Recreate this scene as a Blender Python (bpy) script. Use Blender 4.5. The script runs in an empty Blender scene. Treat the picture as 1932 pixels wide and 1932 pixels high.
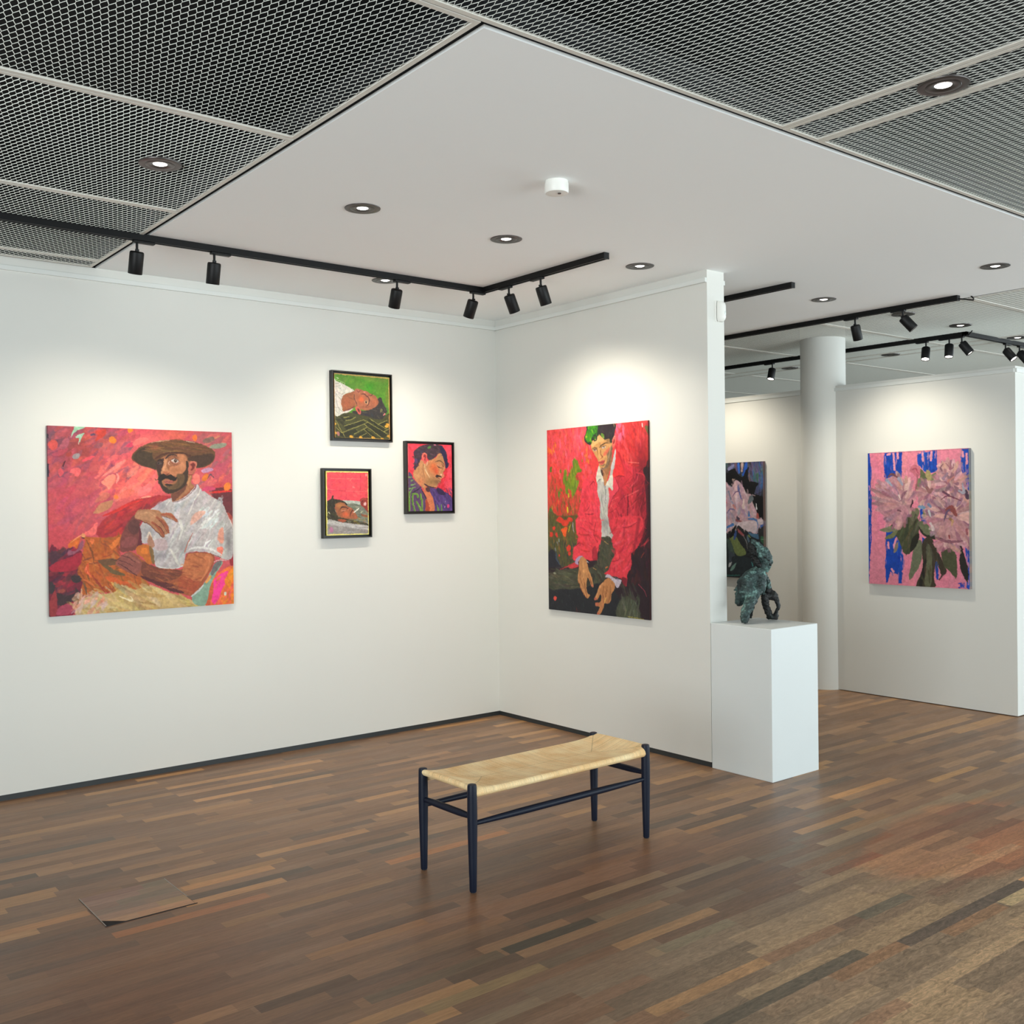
import bpy, bmesh, math, random
import numpy as np
from math import sin, cos, pi, radians
from mathutils import Vector, Matrix

scene = bpy.context.scene
COL = scene.collection

# ------------------------------------------------------------------ camera
F_PX = 1922.61
YAW, PITCH, ROLL = 0.6741, -0.0059, -0.0114
CAM = Vector((-4.777, -6.1576, 1.6))
H = 3.015            # height of the white ceiling and the mesh ceiling
fwd = Vector((sin(YAW)*cos(PITCH), cos(YAW)*cos(PITCH), sin(PITCH)))
rgt = fwd.cross(Vector((0, 0, 1))).normalized()
up = rgt.cross(fwd)
r2 = cos(ROLL)*rgt + sin(ROLL)*up
u2 = -sin(ROLL)*rgt + cos(ROLL)*up
cam_data = bpy.data.cameras.new('camera')
cam_data.sensor_width = 36.0
cam_data.sensor_fit = 'HORIZONTAL'
cam_data.lens = 36.0*F_PX/1932.0
cam_data.clip_start = 0.05
cam = bpy.data.objects.new('camera', cam_data)
COL.objects.link(cam)
cam.matrix_world = Matrix(((r2.x, u2.x, -fwd.x, CAM.x), (r2.y, u2.y, -fwd.y, CAM.y),
                           (r2.z, u2.z, -fwd.z, CAM.z), (0, 0, 0, 1)))
scene.camera = cam

# ------------------------------------------------------------------ light and exposure
vs = scene.view_settings
vs.view_transform = 'Standard'
vs.look = 'None'
vs.gamma = 1.0
vs.use_curve_mapping = False
vs.exposure = 0.0
world = bpy.data.worlds.new('sky')
scene.world = world
world.use_nodes = True
wn = world.node_tree.nodes
wn['Background'].inputs[0].default_value = (0.80, 0.91, 1.0, 1)
wn['Background'].inputs[1].default_value = 1.0


def area(name, loc, size, rot, power, color):
    d = bpy.data.lights.new(name, 'AREA')
    d.shape = 'RECTANGLE'
    d.size, d.size_y = size
    d.energy = power
    d.color = color
    o = bpy.data.objects.new(name, d)
    COL.objects.link(o)
    o.location = loc
    o.rotation_euler = rot
    return o


# overcast daylight coming through the glazed front of the gallery behind the viewer
area('daylight_window', (3.2, -11.25, 1.45), (11.0, 2.7), (radians(116), 0, 0), 730, (0.84, 0.955, 0.99))
# daylight of the side windows further down the room, to the right
area('daylight_side', (9.25, -5.5, 1.45), (6.0, 2.7), (radians(112), 0, radians(90)), 380, (0.83, 0.955, 1.0))
# added cool fill from the left, behind the viewer; no window known there
area('fill_left', (-9.25, -6.5, 1.45), (5.0, 2.7), (radians(112), 0, radians(-90)), 520, (0.90, 0.965, 0.99))


# ------------------------------------------------------------------ helpers
def lin(c):
    if isinstance(c, str):
        c = tuple(int(c[i:i+2], 16) for i in (0, 2, 4))
    return tuple((x/255/12.92) if x/255 <= 0.04045 else ((x/255+0.055)/1.055)**2.4 for x in c)


def tag(o, label=None, cat=None, group=None, kind=None):
    if label:
        o['label'] = label
    if cat:
        o['category'] = cat
    if group:
        o['group'] = group
    if kind:
        o['kind'] = kind
    return o


def thing(name, label, cat, loc=(0, 0, 0), rot=(0, 0, 0), group=None):
    o = bpy.data.objects.new(name, None)
    o.empty_display_size = 0.1
    COL.objects.link(o)
    o.location = loc
    o.rotation_euler = rot
    return tag(o, label, cat, group)


class MB:
    """collects shapes and links them as one mesh"""
    def __init__(s):
        s.v = []
        s.f = []

    def add(s, v, f):
        n = len(s.v)
        s.v += [tuple(p) for p in v]
        s.f += [tuple(i+n for i in q) for q in f]
        return s

    def box(s, a, b):
        (x0, y0, z0), (x1, y1, z1) = [min(p, q) for p, q in zip(a, b)], [max(p, q) for p, q in zip(a, b)]
        v = [(x0, y0, z0), (x1, y0, z0), (x1, y1, z0), (x0, y1, z0), (x0, y0, z1), (x1, y0, z1), (x1, y1, z1), (x0, y1, z1)]
        return s.add(v, [(0, 3, 2, 1), (4, 5, 6, 7), (0, 1, 5, 4), (1, 2, 6, 5), (2, 3, 7, 6), (3, 0, 4, 7)])

    def tube(s, pts, radii, n=16, caps=True, flat=None):
        pts = [Vector(p) for p in pts]
        rings = []
        ref = None
        for i, p in enumerate(pts):
            t = (pts[min(i+1, len(pts)-1)]-pts[max(i-1, 0)])
            if t.length < 1e-9:
                t = pts[-1]-pts[0]
            t.normalize()
            if ref is None:
                ref = Vector((0, 0, 1)) if abs(t.z) < 0.9 else Vector((1, 0, 0))
            a = (ref-t*ref.dot(t)).normalized()
            ref = a
            b = t.cross(a)
            r = radii[i] if hasattr(radii, '__len__') else radii
            rings.append([p+(a*cos(2*pi*k/n)+b*sin(2*pi*k/n))*r for k in range(n)])
        v = [q for r in rings for q in r]
        f = []
        for i in range(len(rings)-1):
            for k in range(n):
                f.append((i*n+k, i*n+(k+1) % n, (i+1)*n+(k+1) % n, (i+1)*n+k))
        if caps:
            f.append(tuple(range(n))[::-1])
            f.append(tuple(range((len(rings)-1)*n, len(rings)*n)))
        return s.add(v, f)

    def lathe(s, prof, c=(0, 0, 0), n=32, cap0=True, cap1=True):
        v = []
        f = []
        for r, z in prof:
            for k in range(n):
                v.append((c[0]+r*cos(2*pi*k/n), c[1]+r*sin(2*pi*k/n), c[2]+z))
        m = len(prof)
        for i in range(m-1):
            for k in range(n):
                f.append((i*n+k, i*n+(k+1) % n, (i+1)*n+(k+1) % n, (i+1)*n+k))
        if cap0:
            f.append(tuple(range(n))[::-1])
        if cap1:
            f.append(tuple(range((m-1)*n, m*n)))
        return s.add(v, f)

    def mesh(s, name, mat, smooth=False):
        me = bpy.data.meshes.new(name)
        me.from_pydata(s.v, [], s.f)
        me.update()
        bm = bmesh.new()
        bm.from_mesh(me)
        bmesh.ops.recalc_face_normals(bm, faces=bm.faces)
        bm.to_mesh(me)
        bm.free()
        if mat:
            me.materials.append(mat)
        if smooth:
            me.shade_smooth()
        return me

    def build(s, name, mat, parent=None, smooth=False, bevel=0.0, seg=2):
        me = s.mesh(name, mat, smooth)
        o = bpy.data.objects.new(name, me)
        COL.objects.link(o)
        if parent:
            o.parent = parent
        if bevel:
            m = o.modifiers.new('bevel', 'BEVEL')
            m.width = bevel
            m.segments = seg
            m.limit_method = 'ANGLE'
            m.angle_limit = radians(35)
        if smooth:
            m = o.modifiers.new('edges', 'EDGE_SPLIT')
            m.split_angle = radians(38)
        return o


def struct(o):
    o['kind'] = 'structure'
    return o


def copy_tree(o, parent=None):
    c = o.copy()
    COL.objects.link(c)
    if parent:
        c.parent = parent
    for ch in list(o.children):
        copy_tree(ch, c)
    return c


# ------------------------------------------------------------------ materials
def new_mat(name):
    m = bpy.data.materials.new(name)
    m.use_nodes = True
    nt = m.node_tree
    return m, nt, nt.nodes, nt.links, nt.nodes['Principled BSDF']


def mat(name, color, rough=0.5, metal=0.0, vary=0.04, scale=30.0, bump=0.0, bscale=200.0, spec=0.5, coat=0.0):
    m, nt, N, L, B = new_mat(name)
    c = lin(color)
    tc = N.new('ShaderNodeTexCoord')
    no = N.new('ShaderNodeTexNoise')
    no.inputs['Scale'].default_value = scale
    no.inputs['Detail'].default_value = 3
    L.new(tc.outputs['Object'], no.inputs['Vector'])
    mx = N.new('ShaderNodeMix')
    mx.data_type = 'RGBA'
    mx.inputs[6].default_value = (*[x*(1-vary) for x in c], 1)
    mx.inputs[7].default_value = (*[min(1, x*(1+vary)) for x in c], 1)
    L.new(no.outputs['Fac'], mx.inputs[0])
    L.new(mx.outputs[2], B.inputs['Base Color'])
    B.inputs['Roughness'].default_value = rough
    B.inputs['Metallic'].default_value = metal
    B.inputs['Specular IOR Level'].default_value = spec
    if coat:
        B.inputs['Coat Weight'].default_value = coat
    if bump:
        n2 = N.new('ShaderNodeTexNoise')
        n2.inputs['Scale'].default_value = bscale
        L.new(tc.outputs['Object'], n2.inputs['Vector'])
        bp = N.new('ShaderNodeBump')
        bp.inputs['Strength'].default_value = bump
        bp.inputs['Distance'].default_value = 0.002
        L.new(n2.outputs['Fac'], bp.inputs['Height'])
        L.new(bp.outputs['Normal'], B.inputs['Normal'])
    return m


def glow(name, color, strength):
    m, nt, N, L, B = new_mat(name)
    B.inputs['Base Color'].default_value = (0.8, 0.8, 0.8, 1)
    B.inputs['Emission Color'].default_value = (*lin(color), 1)
    B.inputs['Emission Strength'].default_value = strength
    return m


M_WALL = mat('white_wall_paint', (217, 217, 211), 0.75, vary=0.006, scale=6, bump=0.05, bscale=300)
M_TRIM = mat('white_trim_paint', (220, 223, 219), 0.5, vary=0.006)
M_CEIL = mat('white_ceiling_paint', (248, 251, 251), 0.85, vary=0.006, scale=4)
M_PLINTH = mat('dark_skirting', (52, 56, 57), 0.45, vary=0.12, scale=12)
M_BLACK = mat('black_lamp_metal', (13, 13, 14), 0.5, vary=0.1, spec=0.3)
M_TRACK = mat('black_track_metal', (9, 9, 10), 0.5, vary=0.1, spec=0.25)
M_PLENUM = mat('dark_ceiling_void', (9, 9, 10), 0.95, vary=0.2, scale=3)
M_GAP = mat('dark_ceiling_edge', (30, 31, 35), 0.8, vary=0.1)
M_MESH = mat('pale_expanded_metal', (240, 243, 236), 0.42, vary=0.03, metal=0.0)
M_MFRAME = mat('pale_panel_frame', (216, 213, 204), 0.45, vary=0.04)
M_RING = mat('dark_downlight_ring', (72, 68, 66), 0.35, metal=0.5, vary=0.08, scale=60)
M_RING2 = mat('dark_downlight_gimbal', (60, 57, 55), 0.3, metal=0.5, vary=0.08, scale=60)
M_LED = glow('warm_white_led', (255, 250, 240), 9.0)
M_OFF = mat('unlit_lamp', (120, 116, 108), 0.3)
M_LENS = glow('bright_spot_lens', (255, 249, 236), 14.0)
M_PLASTIC = mat('white_plastic', (232, 232, 226), 0.4, vary=0.01)
M_PEDESTAL = mat('white_pedestal_lacquer', (216, 221, 220), 0.45, vary=0.012, scale=5)
M_NAVY = mat('navy_black_lacquer', (10, 20, 39), 0.5, vary=0.08, scale=20, spec=0.3)
M_STEEL = mat('worn_steel_strip', (150, 148, 142), 0.35, metal=0.8, vary=0.1)

# ------------------------------------------------------------------ the shell
WT = 0.157                       # wall thickness
LY = -2.088                      # free end of the right wall
RAIL0, RAIL1 = 2.939, 2.966      # picture rail


def wall_with_plinth(name, a, b, top, pz=0.034, inset=0.012):
    o = MB().box((a[0], a[1], pz), (b[0], b[1], top)).build(name, M_WALL)
    return struct(o)


wall_with_plinth('wall_left', (-9.0, 0, 0), (WT, WT, 0), H+0.0)
struct(MB().box((-9.0, 0.012, 0), (0.012, WT-0.01, 0.034)).build('baseboard_left', M_PLINTH))
wall_with_plinth('wall_right', (0, LY, 0), (WT, 0, 0), H)
struct(MB().box((0.012, LY+0.012, 0), (WT-0.012, 0.02, 0.034)).build('baseboard_right', M_PLINTH))
# picture rails
struct(MB().box((-3.9, -0.014, RAIL0), (-0.0, 0.0, RAIL1)).box((-9.0, -0.014, RAIL0), (-3.902, 0, RAIL1)).build('trim_1', M_TRIM, bevel=0.0015))
struct(MB().box((-0.016, LY, RAIL0), (0.0, 0.0, RAIL1)).build('trim_2', M_TRIM, bevel=0.0015))
struct(MB().box((WT, LY, RAIL0), (WT+0.012, 0.0, RAIL1)).build('trim_3', M_TRIM, bevel=0.0015))

# low partitions further back, with the round column between them
X4, H4 = 2.8116, 2.591
Y4A, Y4B = -0.95, -2.611
struct(MB().box((X4, Y4B, 0.006), (X4+WT, Y4A, H4)).build('wall_far', M_WALL))
struct(MB().box((X4, -0.90, 0.006), (X4+WT, 3.3, H4)).build('wall_back', M_WALL))
struct(MB().box((X4-0.012, Y4B+0.004, H4-0.047), (X4, -1.087, H4-0.019)).box((X4+0.003, Y4B-0.012, H4-0.047), (X4+WT, Y4B, H4-0.019)).build('trim_4', M_TRIM, bevel=0.0015))
struct(MB().box((X4-0.012, -0.748, H4-0.047), (X4, 3.3, H4-0.019)).build('trim_5', M_TRIM, bevel=0.0015))
CC = (2.885, -0.922)
col = MB().lathe([(0.1886, 0.0), (0.1886, H+0.5)], (CC[0], CC[1], 0), n=72).build('column', M_WALL, smooth=True)
struct(col)

# outer shell of the room
X0, X1, Y0, Y1 = -9.0, 9.0, -11.0, 4.2
struct(MB().box((WT, Y1, 0), (X1, Y1+0.15, 3.7)).build('wall_rear', M_WALL))
# a wall with window openings: piers, sill and head around the glass
def window_wall(name, axis, pos, lo, hi, spans, out):
    b = MB()
    def seg(p, q, z0, z1):
        if axis == 'y':
            b.box((p, pos, z0), (q, pos+out, z1))
        else:
            b.box((pos, p, z0), (pos+out, q, z1))
    c = lo
    for s, e in spans:
        seg(c, s, 0, 3.7)
        seg(s, e, 0, 0.1)
        seg(s, e, 2.8, 3.7)
        c = e
    seg(c, hi, 0, 3.7)
    return struct(b.build(name, M_WALL))


window_wall('wall_front', 'y', Y0, X0, X1, [(-2.3, 8.7)], -0.15)
window_wall('wall_side', 'x', X1, Y0, Y1, [(-8.5, -2.5)], 0.15)
window_wall('wall_entrance', 'x', X0, Y0, WT, [(-9.0, -4.0)], -0.15)
fr = MB()
for k in range(9):
    x = -2.3+k*1.375
    fr.box((x-0.03, Y0-0.06, 0.1), (x+0.03, Y0, 2.8))
struct(fr.build('window_1', M_TRACK))
fr = MB()
for k in range(5):
    y = -8.5+k*1.5
    fr.box((X1, y-0.03, 0.1), (X1+0.06, y+0.03, 2.8))
struct(fr.build('window_2', M_TRACK))
fr = MB()
for k in range(5):
    y = -9.0+k*1.25
    fr.box((X0-0.06, y-0.03, 0.1), (X0, y+0.03, 2.8))
struct(fr.build('added_window_3', M_TRACK))  # unseen window bars, put in around the opening of the left fill

# white plaster ceiling raft with a dark shadow edge, and the dark void above the mesh
XE, XB, YE = -2.942, 2.146, -3.754
raft = MB().box((XE, YE, H), (XB, Y1, H+0.012)).build('ceiling', M_CEIL)
struct(raft)
struct(MB().box((XE+0.002, YE+0.002, H+0.012), (XB-0.002, Y1, H+0.14)).build('ceiling_raft_edge', M_GAP))
struct(MB().box((X0, Y0, 3.55), (X1, Y1, 3.7)).box((X0, 0.02, H+0.001), (WT, WT, 3.56)).build('ceiling_void', M_PLENUM))
struct(MB().box((0.0, WT, 0), (WT, Y1, 3.7)).build('wall_corridor', M_WALL))

# ------------------------------------------------------------------ parquet floor
rng = random.Random(5)


def floor_material(name):
    m, nt, N, L, B = new_mat(name)
    tc = N.new('ShaderNodeTexCoord')
    at = N.new('ShaderNodeVertexColor')
    at.layer_name = 'Col'

    def mapping(scale, vec=None):
        mp = N.new('ShaderNodeMapping')
        mp.inputs['Scale'].default_value = scale
        L.new(vec or tc.outputs['Object'], mp.inputs['Vector'])
        return mp.outputs[0]

    def noise(scale, vec, detail=4, rough=0.6, dist=0.0):
        n = N.new('ShaderNodeTexNoise')
        n.inputs['Scale'].default_value = scale
        n.inputs['Detail'].default_value = detail
        n.inputs['Roughness'].default_value = rough
        n.inputs['Distortion'].default_value = dist
        L.new(vec, n.inputs['Vector'])
        return n.outputs['Fac']

    def math(op, a, b=None):
        n = N.new('ShaderNodeMath')
        n.operation = op
        for i, x in enumerate((a, b)):
            if x is None:
                continue
            if isinstance(x, (int, float)):
                n.inputs[i].default_value = x
            else:
                L.new(x, n.inputs[i])
        return n.outputs[0]

    def mix(fac, a, b, mode='MIX'):
        n = N.new('ShaderNodeMix')
        n.data_type = 'RGBA'
        n.blend_type = mode
        for i, x in ((0, fac), (6, a), (7, b)):
            if isinstance(x, (int, float)):
                n.inputs[i].default_value = x
            elif isinstance(x, tuple):
                n.inputs[i].default_value = x
            else:
                L.new(x, n.inputs[i])
        return n.outputs[2]

    def ramp(v, lo, hi):
        n = N.new('ShaderNodeMapRange')
        n.inputs[1].default_value = lo
        n.inputs[2].default_value = hi
        L.new(v, n.inputs[0])
        return n.outputs[0]
    # long wood grain and fine speckle
    g1 = noise(9, mapping((0.55, 7, 1)), 6, 0.65, 0.4)
    g2 = noise(60, mapping((0.35, 3, 1)), 4, 0.7)
    grain = math('ADD', math('MULTIPLY', ramp(g1, 0.3, 0.7), 0.55), math('MULTIPLY', ramp(g2, 0.3, 0.7), 0.45))
    val = math('ADD', 1.15, math('MULTIPLY', grain, 1.05))
    comb = N.new('ShaderNodeCombineColor')
    for i in range(3):
        L.new(val, comb.inputs[i])
    base = mix(1.0, at.outputs['Color'], comb.outputs[0], 'MULTIPLY')
    # reddish finish patches and a paler zone, ragged outlines: (x, y, rx, ry)
    sx = N.new('ShaderNodeSeparateXYZ')
    L.new(tc.outputs['Object'], sx.inputs[0])
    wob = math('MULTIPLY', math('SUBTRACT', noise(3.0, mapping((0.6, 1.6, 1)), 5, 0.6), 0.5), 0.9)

    def patch(x, y, rx, ry, soft):
        dx = math('DIVIDE', math('SUBTRACT', sx.outputs[0], x), rx)
        dy = math('DIVIDE', math('SUBTRACT', sx.outputs[1], y), ry)
        d = math('SQRT', math('ADD', math('MULTIPLY', dx, dx), math('MULTIPLY', dy, dy)))
        d = math('ADD', d, wob)
        return ramp(d, 1.0+soft, 1.0-soft)
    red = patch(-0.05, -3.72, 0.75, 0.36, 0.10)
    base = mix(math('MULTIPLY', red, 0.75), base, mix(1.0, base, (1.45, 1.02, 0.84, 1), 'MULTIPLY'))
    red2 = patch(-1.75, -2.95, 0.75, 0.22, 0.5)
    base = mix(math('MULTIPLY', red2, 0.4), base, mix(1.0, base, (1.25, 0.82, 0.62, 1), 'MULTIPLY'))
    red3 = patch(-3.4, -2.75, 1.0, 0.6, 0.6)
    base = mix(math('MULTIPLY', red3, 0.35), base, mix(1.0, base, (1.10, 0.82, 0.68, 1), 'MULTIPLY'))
    pale_zone = patch(-1.1, -4.75, 1.75, 1.0, 0.5)  # paler, rougher zone towards the front right of the floor
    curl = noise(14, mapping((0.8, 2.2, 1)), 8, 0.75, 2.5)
    pale_col = mix(1.0, base, mix(ramp(curl, 0.34, 0.68), (1.25, 1.22, 1.18, 1), (3.3, 3.2, 3.15, 1)), 'MULTIPLY')
    base = mix(math('MULTIPLY', pale_zone, 0.85), base, pale_col)
    # fine pale scratches
    L.new(base, B.inputs['Base Color'])
    rg = math('ADD', 0.30, math('MULTIPLY', noise(5, mapping((0.7, 2, 1)), 4), 0.16))
    rg = math('ADD', rg, math('MULTIPLY', pale_zone, 0.18))
    L.new(rg, B.inputs['Roughness'])
    B.inputs['Specular IOR Level'].default_value = 0.27
    bp = N.new('ShaderNodeBump')
    bp.inputs['Strength'].default_value = 0.08
    bp.inputs['Distance'].default_value = 0.001
    L.new(g2, bp.inputs['Height'])
    L.new(bp.outputs['Normal'], B.inputs['Normal'])
    return m


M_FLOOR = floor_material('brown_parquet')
BROWN = [(94, 76, 63), (99, 80, 66), (89, 72, 61), (95, 76, 62), (104, 84, 68), (91, 75, 65), (98, 81, 69), (86, 70, 60)]
TAN = [(124, 99, 74), (116, 94, 72), (112, 91, 73)]
DARK = [(78, 65, 57), (75, 66, 60), (82, 69, 60)]
GREY = [(96, 84, 73), (103, 91, 78), (90, 80, 70), (108, 95, 80), (93, 83, 73)]
SPECIAL = [  # (x0, x1, y, colour) of boards that stand out
    (-2.53, -2.10, -3.29, (60, 57, 52)), (-2.39, -1.56, -4.073, (70, 66, 60)), (-1.39, -0.45, -4.155, (66, 60, 56)),
    (-3.575, -2.95, -2.225, (120, 86, 62)), (-4.3, -3.58, -1.94, (128, 98, 72)), (-3.20, -2.79, -1.955, (134, 104, 74)),
    (-2.62, -2.2, -1.742, (124, 97, 72)), (-2.373, -1.69, -2.222, (128, 92, 64)), (-3.1, -2.55, -3.29, (84, 74, 64)),
    (-1.30, -0.95, -3.9, (76, 73, 66)), (-0.75, -0.25, -4.24, (122, 112, 92)), (0.0, 0.6, -2.9, (150, 116, 82)), (0.7, 1.2, -3.1, (146, 116, 82)),
    (-3.0, -2.5, -3.45, (110, 96, 74)), (-1.0, -0.6, -3.6, (92, 70, 58)),
    (-3.40, -3.05, -3.1, (74, 60, 50)), (-3.1, -2.6, -2.87, (112, 88, 66)), (-2.1, -1.7, -3.65, (96, 90, 78))]
PW = 0.0586


def planks(x0, x1, y0, y1, phase, specials=(), tone=None):
    V, F, C = [], [], []
    k0 = int(math.floor((y0-phase)/PW))
    k1 = int(math.ceil((y1-phase)/PW))
    for k in range(k0, k1):
        ya, yb = max(y0, phase+k*PW), min(y1, phase+(k+1)*PW)
        if yb-ya < 1e-4:
            continue
        cuts = []
        sp = [s for s in specials if ya <= s[2] < yb]
        x = x0-rng.random()*0.6
        while x < x1:
            n = x+rng.choice((0.32, 0.4, 0.45, 0.5, 0.55, 0.62, 0.75))*rng.uniform(0.9, 1.15)
            cuts.append((x, n, None))
            x = n
        for s in sp:
            nc = []
            for a, b, c in cuts:
                if c is not None or b <= s[0] or a >= s[1]:
                    nc.append((a, b, c))
                else:
                    if a < s[0]:
                        nc.append((a, s[0], c))
                    if b > s[1]+1e-5:
                        nc.append((s[1], b, c))
            nc.append((s[0], s[1], s[3]))
            cuts = nc
        for a, b, c in cuts:
            a, b = max(a, x0), min(b, x1)
            if b-a < 1e-4:
                continue
            if c is None:
                mx, my = (a+b)/2, (ya+yb)/2
                pale_zone = max(0.0, min(1.0, (1.3-math.hypot((mx+1.1)/2.2, (my+4.6)/1.4))*2))
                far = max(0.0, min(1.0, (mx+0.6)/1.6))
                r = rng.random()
                if rng.random() < pale_zone*0.75:
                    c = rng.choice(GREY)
                elif r < 0.10+0.08*far:
                    c = rng.choice(TAN)
                elif r < 0.2:
                    c = rng.choice(DARK)
                else:
                    c = rng.choice(BROWN)
                j = rng.uniform(0.93, 1.07)*(1+0.13*far)
                c = tuple(min(255, q*j) for q in c)
            n = len(V)
            V += [(a, ya, 0), (b, ya, 0), (b, yb, 0), (a, yb, 0)]
            F.append((n, n+1, n+2, n+3))
            C.append(lin((c[0]*1.03, c[1]*0.97, c[2]*0.875)))
    return V, F, C


def plank_mesh(name, V, F, C, mat_):
    me = bpy.data.meshes.new(name)
    me.from_pydata(V, [], F)
    ca = me.color_attributes.new('Col', 'FLOAT_COLOR', 'CORNER')
    arr = np.zeros((len(me.loops), 4), dtype=np.float32)
    i = 0
    for f, c in zip(F, C):
        arr[i:i+len(f), :3] = c
        i += len(f)
    arr[:, 3] = 1
    ca.data.foreach_set('color', arr.ravel())
    me.materials.append(mat_)
    return me


struct(MB().box((X0, Y0, -0.12), (X1, Y1, -0.003)).build('floor_slab', M_GAP))
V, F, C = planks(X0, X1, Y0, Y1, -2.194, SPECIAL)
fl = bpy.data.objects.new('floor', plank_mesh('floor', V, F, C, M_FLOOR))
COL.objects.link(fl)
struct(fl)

# ------------------------------------------------------------------ expanded-metal ceiling panels
SW, LW = 0.0223, 0.070      # pitch of the diamonds along x and along y


def mesh_data(name, wx, wy, tilt):
    """real expanded metal: tilted strands meeting in longer bonds"""
    th = radians(52)*tilt
    hw, ht = 0.00125, 0.0005
    w = np.array([cos(th)*hw, 0, sin(th)*hw])
    nrm = np.array([-sin(th)*ht, 0, cos(th)*ht])
    b = 0.012
    V, F = [], []

    def bar(p, q, k=1.0):
        n = len(V)
        for c in (p, q):
            c = np.array(c)
            V.extend([c+w*k+nrm, c-w*k+nrm, c-w*k-nrm, c+w*k-nrm])
        F.extend([(n, n+1, n+5, n+4), (n+1, n+2, n+6, n+5), (n+2, n+3, n+7, n+6), (n+3, n, n+4, n+7)])
    nx = int(wx/(SW/2))
    ny = int(wy/(LW/2))
    for i in range(nx+1):
        x = i*SW/2
        for j in range(ny+1):
            if (i+j) % 2:
                continue
            y = j*LW/2
            bar((x, max(0, y-b/2), 0), (x, min(wy, y+b/2), 0), 1.35)
            if j < ny:
                y2 = y+LW/2
                for d in (-1, 1):
                    if 0 <= i+d <= nx:
                        bar((x, y+b/2, 0), (x+d*SW/2, y2-b/2, 0))
    me = bpy.data.meshes.new(name)
    me.from_pydata([tuple(p) for p in V], [], F)
    me.materials.append(M_MESH)
    return me


def frame_data(wx, wy):
    fw, fh = 0.019, 0.004
    b = MB()
    b.box((0, 0, -0.004), (wx, fw, fh)).box((0, wy-fw, -0.004), (wx, wy, fh))
    b.box((0, fw, -0.004), (fw, wy-fw, fh)).box((wx-fw, fw, -0.004), (wx, wy-fw, fh))
    return b.mesh('frame', M_MFRAME)


_mesh_cache = {}


def ceiling_panel(x0, x1, y0, y1, tilt, label, group=None, name='ceiling_panel'):
    wx, wy = round(x1-x0, 3), round(y1-y0, 3)
    key = (wx, wy, tilt)
    if key not in _mesh_cache:
        _mesh_cache[key] = (mesh_data('metal_mesh', wx, wy, tilt), frame_data(wx, wy))
    t = thing(name, label, 'ceiling panel', (x0, y0, H), group=group)
    for n, me in zip(('metal_mesh', 'frame'), _mesh_cache[key]):
        o = bpy.data.objects.new(n, me)
        COL.objects.link(o)
        o.parent = t
    return t


ROWS = [(-3.783, -2.594), (-2.588, -1.394), (-1.388, -0.196), (-0.19, -0.02)]
LEFTLAB = ['largest mesh panel at the top left, beside the front corner of the white ceiling',
           'mesh ceiling panel holding the downlight, left of the white ceiling',
           'mesh ceiling panel crossed by the black light track, left of the white ceiling',
           'narrow mesh strip panel along the top of the left wall']
for i, (a, b) in enumerate(ROWS):
    ceiling_panel(-6.38, -2.975, a, b, 1 if i == 0 else -1, LEFTLAB[i])
ceiling_panel(-5.60, -1.562, -5.80, -3.79, 1, 'big mesh panel at the top of the picture in front of the white ceiling')
ceiling_panel(-1.556, -1.338, -5.80, -3.79, 1, 'narrow mesh strip panel holding the brightest downlight at top right')
ceiling_panel(-1.332, 2.74, -5.80, -3.79, 1, 'mesh panel at the right edge, right of the narrow strip with the downlight')
FARROWS = [(-4.978, -3.789), (-3.783, -2.594), (-2.588, -1.394), (-1.388, -0.196), (-0.19, 1.004), (1.01, 2.204), (2.21, 3.404)]
FARLAB = 'pale mesh ceiling panel over the back room, between white ceiling and far strip'
FARLAB2 = 'pale mesh ceiling panel in the deepest part of the back room'
for i, (a, b) in enumerate(FARROWS):
    if i > 0:
        ceiling_panel(2.176, 4.076, a, b, -1, FARLAB, 'mesh panels over the back room')
    ceiling_panel(4.31, 6.21, a, b, -1, FARLAB2, 'mesh panels deep in the back room')
    ceiling_panel(6.216, 8.116, a, b, -1, FARLAB2, 'mesh panels deep in the back room')
ceiling_panel(4.084, 4.302, -4.978, 3.404, -1, 'long narrow mesh strip with downlights over the back room')

# ------------------------------------------------------------------ downlights
def make_downlight():
    t = thing('recessed_downlight', '', 'downlight')
    b = MB().lathe([(0.040, 0.006), (0.040, -0.001), (0.043, -0.003), (0.078, -0.0045), (0.0835, -0.003), (0.085, 0.0), (0.085, 0.006)], n=40, cap0=False, cap1=False)
    b.build('trim_ring', M_RING, t, smooth=True)
    b = MB().lathe([(0.024, 0.010), (0.026, 0.002), (0.034, -0.0035), (0.056, -0.0052), (0.058, -0.004)], n=40, cap0=False, cap1=False)
    b.build('gimbal_ring', M_RING2, t, smooth=True)
    b = MB().lathe([(0.0005, -0.0040), (0.018, -0.0032), (0.0305, 0.0015), (0.031, 0.006)], n=32, cap1=False)
    b.build('lamp', M_LED, t, smooth=True)
    return t


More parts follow.
